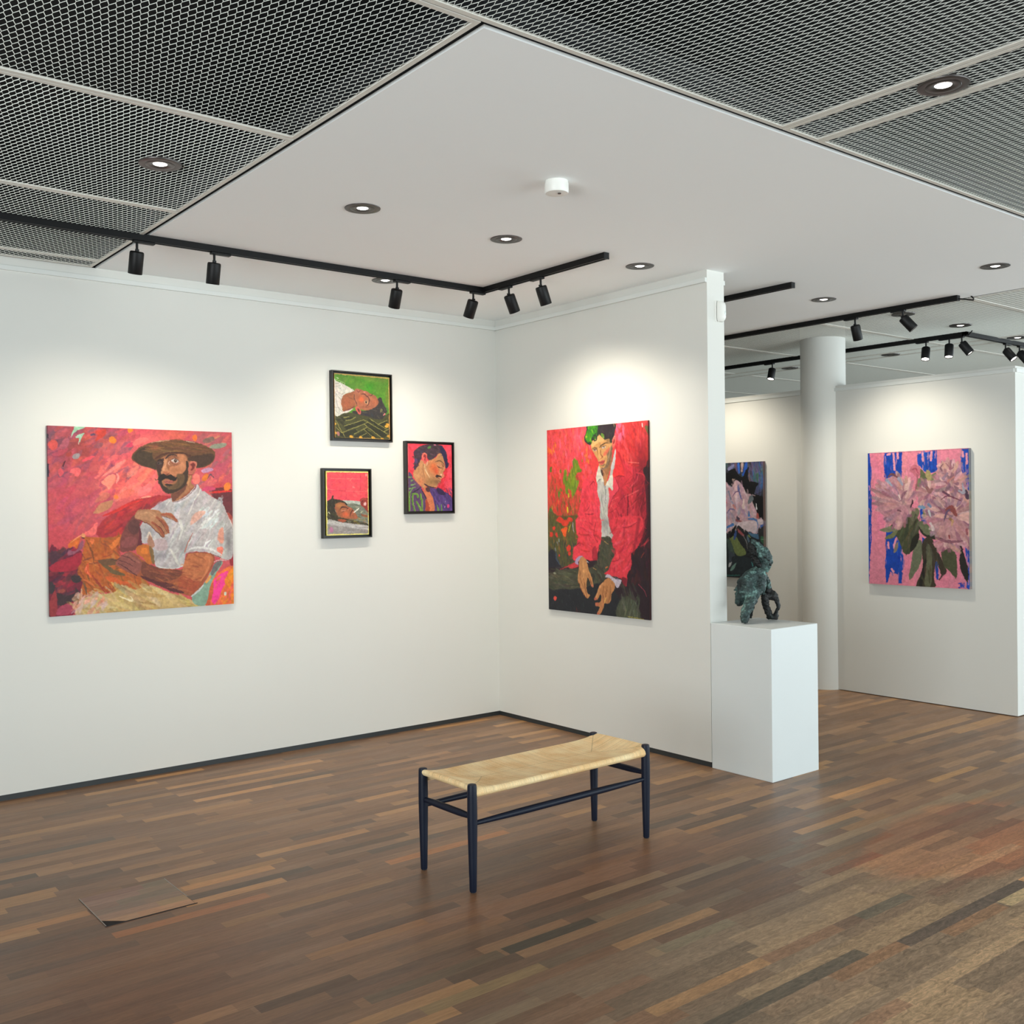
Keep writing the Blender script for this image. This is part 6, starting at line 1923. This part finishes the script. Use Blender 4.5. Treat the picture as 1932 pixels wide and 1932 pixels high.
def paint_dark_peony():
    c = Canvas([(1302.1, 877.13), (1439.11, 870.17), (1441.32, 1092.78), (1304.25, 1084.56)], 230, 290, (44, 46, 52), 61)
    c.crop(1360, 865, 8.4)
    c.dabs((-450, 60, 690, 600), 120, [(70, 74, 112), (60, 84, 160), (96, 92, 120), (84, 76, 110), (70, 110, 110)], 190, 40, 80, 20, .7)
    for b in [(560, 250, 110, 180, (104, 92, 134), .8), (600, 420, 90, 120, (70, 96, 130), .7), (170, 150, 60, 50, (124, 128, 168), .7), (-300, 300, 200, 200, (64, 70, 110), .6)]:
        c.blob(*b)
    c.dabs((470, 80, 690, 560), 40, [(60, 100, 180), (100, 90, 140), (70, 120, 110), (120, 104, 140)], 190, 26, 85, 14, .7)
    for l, w, col in [([(280, 90), (290, 230)], [40, 20], (60, 110, 200)), ([(400, 80), (380, 200), (350, 270)], [40, 60, 30], (44, 92, 190)), ([(340, 90), (330, 200)], [44, 30], (186, 160, 160)), ([(230, 90), (240, 180)], [40, 20], (110, 86, 100)), ([(450, 240), (455, 380)], [20, 30], (120, 100, 100)), ([(570, 250), (575, 370)], [30, 24], (70, 110, 96)), ([(130, 170), (200, 110)], [50, 30], (130, 130, 170))]:
        c.line(l, w, col)
    c.poly([(80, 240), (130, 190), (220, 170), (260, 240), (340, 300), (390, 200), (440, 150), (440, 350), (580, 390), (560, 450), (540, 560), (620, 590), (680, 640), (690, 960), (600, 940), (520, 700), (380, 560), (340, 420), (240, 340), (180, 450), (60, 380), (-200, 500), (-300, 300)], (24, 24, 28), 1.2, 1.5)
    # flower
    fl_ = [(-350, 700), (-200, 480), (20, 400), (80, 380), (160, 460), (240, 350), (340, 420), (390, 560), (480, 570), (500, 700), (560, 820), (590, 950), (660, 960), (670, 1060), (600, 1090), (560, 1190), (480, 1160), (400, 1130), (250, 1060), (180, 1120), (60, 1180), (-200, 1100), (-360, 950)]
    c.poly(fl_, (206, 170, 182), 1.2, 1.5)
    c.dabs((-360, 380, 660, 1180), 260, [(222, 188, 196), (196, 160, 176), (232, 204, 208), (180, 158, 178), (210, 170, 180), (170, 168, 196)], 150, 46, 75, 28, .75, fl_)
    for l, w, col in [([(120, 520), (160, 640)], [20, 24], (130, 136, 160)), ([(270, 430), (280, 500), (320, 640)], [16, 36, 14], (110, 116, 170)), ([(190, 600), (240, 530), (300, 540)], [10, 14, 10], (120, 90, 130)), ([(100, 860), (150, 800), (220, 820)], [14, 20, 12], (130, 116, 160)), ([(440, 700), (480, 630), (490, 600)], [40, 90, 40], (110, 118, 126)), ([(560, 720), (566, 800)], [12, 24], (232, 232, 236)),
                      ([(430, 960), (500, 960), (560, 990), (580, 1080), (550, 1150)], [16, 30, 24, 20, 14], (90, 130, 190)), ([(520, 1080), (530, 1150)], [20, 40], (70, 100, 160)), ([(360, 650), (350, 780)], [24, 40], (240, 216, 212)), ([(200, 740), (230, 790)], [40, 30], (216, 150, 150)), ([(440, 840), (445, 900)], [20, 36], (80, 130, 190)), ([(580, 880), (580, 930)], [30, 50], (186, 100, 96)),
                      ([(250, 980), (330, 1010)], [40, 30], (150, 90, 96)), ([(260, 940), (280, 960)], [36, 40], (90, 80, 100)), ([(70, 660), (80, 700)], [30, 34], (206, 120, 124)), ([(190, 1050), (100, 1090)], [40, 30], (84, 130, 196)), ([(70, 1110), (90, 1140)], [30, 24], (60, 90, 170)), ([(640, 1070), (670, 1020)], [40, 50], (70, 100, 170)), ([(180, 340), (220, 335)], [20, 14], (160, 140, 130)),
                      ([(570, 560), (690, 520)], [10, 12], (56, 50, 70)), ([(500, 580), (545, 590)], [20, 12], (150, 130, 136))]:
        c.line(l, w, col)
    c.poly([(250, 1060), (300, 1010), (420, 990), (540, 990), (580, 1080), (540, 1180), (480, 1150), (420, 1160), (330, 1100)], (226, 208, 216), 1.2, .8, .9)
    c.poly([(580, 980), (660, 965), (665, 1040), (600, 1040)], (222, 206, 214), 1.2, .6)
    # leaves
    for p, col in [([(70, 1260), (140, 1250), (240, 1150), (280, 1060), (360, 1140), (420, 1330), (420, 1480), (300, 1440), (220, 1330)], (46, 48, 52)), ([(130, 1260), (230, 1230), (300, 1330), (400, 1500), (260, 1540), (200, 1430)], (120, 134, 84)), ([(70, 1280), (140, 1290), (200, 1430), (210, 1520), (80, 1420)], (74, 90, 84)), ([(60, 1440), (220, 1530), (180, 1560), (160, 1650), (80, 1690)], (70, 78, 88)),
                   ([(200, 1560), (300, 1540), (420, 1560), (520, 1640), (480, 1760), (300, 1860), (150, 1800)], (48, 56, 62)), ([(130, 1250), (180, 1130), (240, 1050), (220, 1150), (170, 1250)], (26, 26, 30)), ([(200, 1260), (230, 1130), (250, 1200), (220, 1290)], (66, 90, 150)), ([(260, 1100), (310, 1150), (370, 1230), (290, 1200)], (170, 90, 96)), ([(420, 1170), (480, 1180), (600, 1200), (600, 1280), (500, 1240)], (80, 116, 150)),
                   ([(600, 1130), (690, 1120), (690, 1330), (600, 1300)], (50, 50, 54)), ([(620, 1240), (690, 1240), (690, 1340), (640, 1340)], (60, 104, 76)), ([(410, 1200), (460, 1300), (470, 1360), (430, 1330)], (92, 116, 136)), ([(80, 1710), (170, 1640), (160, 1700), (120, 1730)], (186, 190, 192)), ([(150, 1780), (180, 1710), (245, 1650), (200, 1760)], (120, 156, 146)), ([(480, 1640), (520, 1700), (500, 1700)], (80, 160, 160)),
                   ([(-400, 1250), (60, 1250), (80, 1860), (-400, 1800)], (50, 58, 60))]:
        c.poly(p, col, 1.2, 1)
    c.line([(340, 1210), (400, 1300), (420, 1450)], [6, 10, 6], (150, 150, 150))
    c.line([(90, 1850), (300, 1850)], [20, 16], (60, 110, 104))
    c.line([(630, 1280), (680, 1280)], 6, (190, 220, 190))
    c.line([(440, 1220), (470, 1250)], [26, 14], (130, 150, 90))
    return c

# ------------------------------------------------------------------ canvases as objects
def paint_material(name, rough):
    m, nt, N, L, B = new_mat(name)
    vc = N.new('ShaderNodeVertexColor')
    vc.layer_name = 'Paint'
    tc = N.new('ShaderNodeTexCoord')
    no = N.new('ShaderNodeTexNoise')
    no.inputs['Scale'].default_value = 120
    no.inputs['Detail'].default_value = 5
    L.new(tc.outputs['Object'], no.inputs['Vector'])
    bp = N.new('ShaderNodeBump')
    bp.inputs['Strength'].default_value = 0.25
    bp.inputs['Distance'].default_value = 0.001
    L.new(no.outputs['Fac'], bp.inputs['Height'])
    L.new(bp.outputs['Normal'], B.inputs['Normal'])
    L.new(vc.outputs[0], B.inputs['Base Color'])
    B.inputs['Roughness'].default_value = rough
    B.inputs['Specular IOR Level'].default_value = 0.3
    return m


M_PAINT = paint_material('oil_paint', 0.55)
LIFT = 0.80


def canvas(name, c, w, h, depth, edge, parent=None):
    """a stretched canvas: painted front in the local xz plane facing -y, sides and back behind it"""
    col = c.done(LIFT)
    Hh, W = col.shape[:2]
    xs = (np.arange(W)/(W-1))*w
    zs = h-(np.arange(Hh)/(Hh-1))*h
    X, Z = np.meshgrid(xs, zs)
    V = np.c_[X.ravel(), np.zeros(W*Hh), Z.ravel()]
    # slightly rolled edge
    C = col.reshape(-1, 3)
    idx = np.arange(W*Hh).reshape(Hh, W)
    F = np.c_[idx[:-1, :-1].ravel(), idx[1:, :-1].ravel(), idx[1:, 1:].ravel(), idx[:-1, 1:].ravel()]
    F = [tuple(f) for f in F]
    rim = list(idx[0, :])+list(idx[1:, -1])+list(idx[-1, -2::-1])+list(idx[-2:0:-1, 0])
    n0 = len(V)
    rv = V[rim]
    V = np.vstack([V, rv, rv+np.array([0, depth, 0])])
    ec = (0.25*C[rim]+0.75*np.array(lin(edge))) if edge else C[rim]
    C = np.vstack([C, ec, ec])
    k = len(rim)
    for i in range(k):
        j = (i+1) % k
        F.append((n0+i, n0+j, n0+k+j, n0+k+i))
    F.append(tuple(range(n0+k, n0+2*k)))
    me = bpy.data.meshes.new(name)
    me.from_pydata([tuple(v) for v in V], [], F)
    ca = me.color_attributes.new('Paint', 'FLOAT_COLOR', 'POINT')
    arr = np.ones((len(V), 4), dtype=np.float32)
    arr[:, :3] = C
    ca.data.foreach_set('color', arr.ravel())
    me.materials.append(M_PAINT)
    o = bpy.data.objects.new(name, me)
    COL.objects.link(o)
    if parent:
        o.parent = parent
    return o


HP_ = -pi/2      # paintings on walls that face the -x side are turned this way


def hang(name, c, w, h, depth, edge, loc, rot, label):
    o = canvas(name, c, w, h, depth, edge)
    o.location = loc
    o.rotation_euler = (0, 0, rot)
    tag(o, label, 'painting')
    return o


G = 0.0008
hang('painting', paint_hat_man(), 1.093, 1.083, 0.02-G, None, (-3.2275, -0.02, 1.002), 0,
     'large square unframed painting of a man in a brown hat and white shirt')
hang('painting', paint_red_jacket(), 0.991, 1.282, 0.018-G, (60, 30, 34), (-0.018, -0.6115, 0.857), HP_,
     'tall unframed painting of a man in a red jacket on the right wall')
hang('painting', paint_pink_peonies(), 0.8545, 1.075, 0.0366-G, (146, 142, 124), (2.775, -1.419, 0.926), HP_,
     'pink and blue painting of pale peonies on the far partition')
hang('painting', paint_dark_peony(), 0.866, 1.071, 0.0346-G, (120, 96, 90), (2.777, 0.51, 0.909), HP_,
     'dark painting of a white peony half hidden behind the free wall end')

M_FRAME = mat('black_frame_wood', (24, 23, 22), 0.4, vary=0.12, scale=20)


def framed(c, x0, x1, z0, z1, cx0, cx1, cz0, cz1, edge, label):
    t = thing('framed_painting', label, 'painting', (x0, -0.0008, z0))
    w, h = x1-x0, z1-z0
    D, th = 0.040, 0.0085
    b = MB()
    b.box((0, -D, 0), (th, 0, h)).box((w-th, -D, 0), (w, 0, h)).box((th, -D, 0), (w-th, 0, th)).box((th, -D, h-th), (w-th, 0, h))
    b.build('frame', M_FRAME, t, bevel=0.001)
    MB().box((th-0.001, -0.006, th-0.001), (w-th+0.001, -0.001, h-th+0.001)).build('backing', M_FRAME, t)
    o = canvas('panel', c, cx1-cx0, cz1-cz0, 0.028, edge, t)
    o.location = (cx0-x0, -0.0335, cz0-z0)
    return t


framed(paint_green_sleeper(), -1.428, -0.954, 2.056, 2.532, -1.409, -0.973, 2.076, 2.512, (150, 110, 66), 'black framed painting of a reclining head against green, topmost of three small ones')
framed(paint_profile(), -0.8455, -0.4265, 1.5500, 2.072, -0.8265, -0.4455, 1.570, 2.053, (150, 100, 90), 'black framed painting of a bowed head in purple shirt, right of three small ones')
framed(paint_bath(), -1.5035, -1.130, 1.395, 1.8685, -1.4805, -1.153, 1.415, 1.849, (190, 180, 90), 'black framed painting of a bather with cigarette, lowest of three small ones')

# ------------------------------------------------------------------ bronze on the pedestal
def bronze(name, dark, mid, light, lo=0.42, hi=0.62):
    m, nt, N, L, B = new_mat(name)
    tc = N.new('ShaderNodeTexCoord')
    n1 = N.new('ShaderNodeTexNoise')
    n1.inputs['Scale'].default_value = 38
    n1.inputs['Detail'].default_value = 8
    n1.inputs['Roughness'].default_value = 0.7
    L.new(tc.outputs['Object'], n1.inputs['Vector'])
    n2 = N.new('ShaderNodeTexNoise')
    n2.inputs['Scale'].default_value = 11
    n2.inputs['Detail'].default_value = 4
    L.new(tc.outputs['Object'], n2.inputs['Vector'])
    ad = N.new('ShaderNodeMath')
    ad.operation = 'ADD'
    L.new(n1.outputs['Fac'], ad.inputs[0])
    L.new(n2.outputs['Fac'], ad.inputs[1])
    hf = N.new('ShaderNodeMath')
    hf.operation = 'MULTIPLY'
    L.new(ad.outputs[0], hf.inputs[0])
    hf.inputs[1].default_value = 0.5
    rp = N.new('ShaderNodeValToRGB')
    e = rp.color_ramp.elements
    e[0].position = lo-0.05
    e[0].color = (*lin(dark), 1)
    e[1].position = hi
    e[1].color = (*lin(light), 1)
    x = e.new((lo+hi)/2)
    x.color = (*lin(mid), 1)
    L.new(hf.outputs[0], rp.inputs[0])
    L.new(rp.outputs[0], B.inputs['Base Color'])
    B.inputs['Roughness'].default_value = 0.55
    B.inputs['Metallic'].default_value = 0.25
    bp = N.new('ShaderNodeBump')
    bp.inputs['Strength'].default_value = 0.8
    bp.inputs['Distance'].default_value = 0.004
    L.new(n1.outputs['Fac'], bp.inputs['Height'])
    L.new(bp.outputs['Normal'], B.inputs['Normal'])
    return m


M_BRONZE = bronze('green_bronze_patina', (15, 20, 20), (54, 74, 72), (122, 160, 152), 0.43, 0.61)
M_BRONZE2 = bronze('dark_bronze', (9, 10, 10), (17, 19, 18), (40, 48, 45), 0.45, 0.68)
BODY = [[(0.0293, -0.0374, 0.4316, 0.0326), (0.0368, -0.0469, 0.4062, 0.0431), (0.0452, -0.0576, 0.3793, 0.0404), (0.0469, -0.0598, 0.3524, 0.0352), (0.0496, -0.0632, 0.3255, 0.0261), (0.0543, -0.0692, 0.3144, 0.0137)], [(0.0455, -0.0579, 0.4252, 0.0277), (0.0548, -0.0698, 0.3999, 0.0235), (0.0594, -0.0757, 0.3777, 0.0157)], [(0.0632, -0.0805, 0.3809, 0.0098), (0.0678, -0.0864, 0.3645, 0.0104), (0.0663, -0.0844, 0.354, 0.0085)], [(0.0635, -0.0809, 0.3398, 0.0091), (0.0627, -0.0799, 0.3318, 0.0091), (0.0571, -0.0728, 0.3144, 0.0111)], [(-0.0007, 0.0009, 0.4984, 0.0072), (0.0039, -0.005, 0.4825, 0.0124), (0.0153, -0.0195, 0.4713, 0.0163), (0.0304, -0.0387, 0.4506, 0.0202)], [(0.0355, -0.0452, 0.3428, 0.031), (0.0258, -0.0329, 0.3174, 0.0342), (0.018, -0.023, 0.292, 0.0408)], [(0.0124, -0.0157, 0.2983, 0.0359), (-0.0128, 0.0001, 0.2735, 0.0457), (-0.0381, 0.0161, 0.236, 0.0522), (-0.0498, 0.031, 0.1914, 0.0457), (-0.0606, 0.0448, 0.15, 0.0326), (-0.0655, 0.0511, 0.1213, 0.0267)], [(-0.0765, 0.0651, 0.1974, 0.0104), (-0.0819, 0.072, 0.1942, 0.0072)], [(0.0256, -0.0326, 0.2857, 0.0375), (0.0254, -0.0323, 0.2476, 0.0391), (0.0097, -0.0285, 0.2166, 0.044), (-0.0136, -0.0151, 0.1855, 0.0473)], [(0.061, -0.0129, 0.2702, 0.0294), (0.0576, -0.0248, 0.2263, 0.0245), (0.0523, -0.0343, 0.1921, 0.0189), (0.05, -0.0475, 0.1724, 0.0091)], [(-0.0385, 0.0005, 0.1956, 0.0489), (-0.0409, -0.0127, 0.1618, 0.0391), (-0.0022, -0.0296, 0.1857, 0.0359)], [(-0.0295, -0.0272, 0.1651, 0.0375), (-0.0568, -0.0248, 0.1289, 0.0342), (-0.09, -0.0311, 0.0939, 0.031), (-0.1183, -0.0356, 0.0618, 0.0267), (-0.1334, -0.0406, 0.0321, 0.0261), (-0.134, -0.0463, 0.0124, 0.0179)], [(-0.1456, -0.0315, 0.0105, 0.0065), (-0.1447, -0.0326, 0.0043, 0.0059)], [(0.069, -0.0069, 0.2823, 0.0326), (0.1, -0.0141, 0.2586, 0.0228), (0.1223, -0.0182, 0.2287, 0.017), (0.1359, -0.0193, 0.1991, 0.0137)]]
HIND = [[(0.134, -0.0169, 0.2023, 0.013), (0.1484, -0.0271, 0.1763, 0.015), (0.1648, -0.0399, 0.1535, 0.0157), (0.1713, -0.0482, 0.1247, 0.0137), (0.1768, -0.0553, 0.0862, 0.0111), (0.1659, -0.0495, 0.0545, 0.0117), (0.1629, -0.0456, 0.0255, 0.0157), (0.1628, -0.0454, 0.0078, 0.0111)], [(0.0876, -0.0145, 0.1537, 0.0202), (0.0993, -0.0131, 0.1272, 0.0235), (0.1099, -0.0105, 0.0974, 0.0215), (0.1244, -0.0127, 0.0612, 0.0202), (0.1359, -0.0192, 0.0319, 0.0202), (0.1455, -0.0234, 0.0122, 0.0163)], [(0.0994, -0.0133, 0.1496, 0.0209), (0.1326, -0.0231, 0.1481, 0.0235), (0.1559, -0.0366, 0.141, 0.0196)], [(0.1378, -0.0136, 0.0121, 0.015), (0.1532, -0.0333, 0.0156, 0.0196), (0.1618, -0.0442, 0.0094, 0.0124)], [(0.1254, 0.0022, 0.1953, 0.0196), (0.1349, -0.0099, 0.1729, 0.0228)], [(0.0823, 0.0571, 0.1044, 0.013), (0.0881, 0.0822, 0.0505, 0.0117), (0.0934, 0.0916, 0.0202, 0.0117), (0.0933, 0.0917, 0.004, 0.0098)]]
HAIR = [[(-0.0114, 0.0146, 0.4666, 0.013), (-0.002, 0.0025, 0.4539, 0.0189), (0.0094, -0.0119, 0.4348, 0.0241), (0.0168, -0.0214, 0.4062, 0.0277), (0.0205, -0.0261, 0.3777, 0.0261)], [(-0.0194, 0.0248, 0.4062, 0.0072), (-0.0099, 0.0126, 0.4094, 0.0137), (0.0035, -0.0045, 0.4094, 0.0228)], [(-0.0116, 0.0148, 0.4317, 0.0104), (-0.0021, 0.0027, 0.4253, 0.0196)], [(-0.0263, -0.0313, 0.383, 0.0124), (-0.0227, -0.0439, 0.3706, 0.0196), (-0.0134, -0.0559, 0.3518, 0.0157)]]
FACE_SHADE = [[(0.0135, -0.082, 0.3956, 0.0052), (0.0163, -0.0856, 0.3925, 0.0059)], [(0.0336, -0.0914, 0.3778, 0.0052), (0.04, -0.0931, 0.3744, 0.0065)], [(0.0471, -0.0924, 0.352, 0.0065), (0.0547, -0.0923, 0.3476, 0.0072)]]  # dark lumps standing in for the shade in eye sockets and mouth

tx = bpy.data.textures.new('lumps', 'CLOUDS')
tx.noise_scale = 0.030
tx.noise_depth = 3
tx2 = bpy.data.textures.new('pits', 'CLOUDS')
tx2.noise_scale = 0.010
tx2.noise_depth = 2


def lumps(name, chains, m, parent, vox=0.0042, disp=0.022):
    b = MB()
    for ch in chains:
        pts = [Vector(p[:3]) for p in ch]
        rad = [p[3] for p in ch]
        P, R = [], []
        # round caps and smooth in-between points
        d0 = (pts[0]-pts[1]).normalized() if len(pts) > 1 else Vector((0, 0, 1))
        for k in range(4):
            a = pi/2*(1-k/4)
            P.append(pts[0]+d0*rad[0]*sin(a))
            R.append(max(0.0008, rad[0]*cos(a)))
        n = len(pts)
        for i in range(n-1):
            for k in range(6):
                f = k/6
                P.append(pts[i].lerp(pts[i+1], f))
                R.append(rad[i]*(1-f)+rad[i+1]*f)
        P.append(pts[-1])
        R.append(rad[-1])
        d1 = (pts[-1]-pts[-2]).normalized()
        for k in range(1, 5):
            a = pi/2*k/4
            P.append(pts[-1]+d1*rad[-1]*sin(a))
            R.append(max(0.0008, rad[-1]*cos(a)))
        b.tube(P, R, 18)
    # nothing may sink below the pedestal top
    b.v = [(x, y, max(z, 0.006)) for x, y, z in b.v]
    o = b.build(name, m, parent)
    o.data.shade_smooth()
    r = o.modifiers.new('remesh', 'REMESH')
    r.mode = 'VOXEL'
    r.voxel_size = vox
    r.use_smooth_shade = True
    s = o.modifiers.new('soften', 'SMOOTH')
    s.iterations = 1
    s.factor = 0.5
    d = o.modifiers.new('lumps', 'DISPLACE')
    d.texture = tx
    d.texture_coords = 'LOCAL'
    d.strength = disp
    d.mid_level = 0.5
    d = o.modifiers.new('pits', 'DISPLACE')
    d.texture = tx2
    d.texture_coords = 'LOCAL'
    d.strength = disp*0.45
    d.mid_level = 0.5
    return o


t = thing('bronze_sculpture', 'green patinated bronze of a crouching figure with profile head, on the white pedestal', 'sculpture', (0.24, -2.22, 0.878))
lumps('figure', BODY, M_BRONZE, t)
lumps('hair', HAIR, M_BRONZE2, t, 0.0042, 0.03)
lumps('eye_shade', [FACE_SHADE[0]], M_BRONZE2, t, 0.003, 0.004)
lumps('eye_shade', [FACE_SHADE[1]], M_BRONZE2, t, 0.003, 0.004)
lumps('mouth_shade', [FACE_SHADE[2]], M_BRONZE2, t, 0.003, 0.004)
lumps('limbs', HIND, M_BRONZE2, t, 0.0042, 0.018)
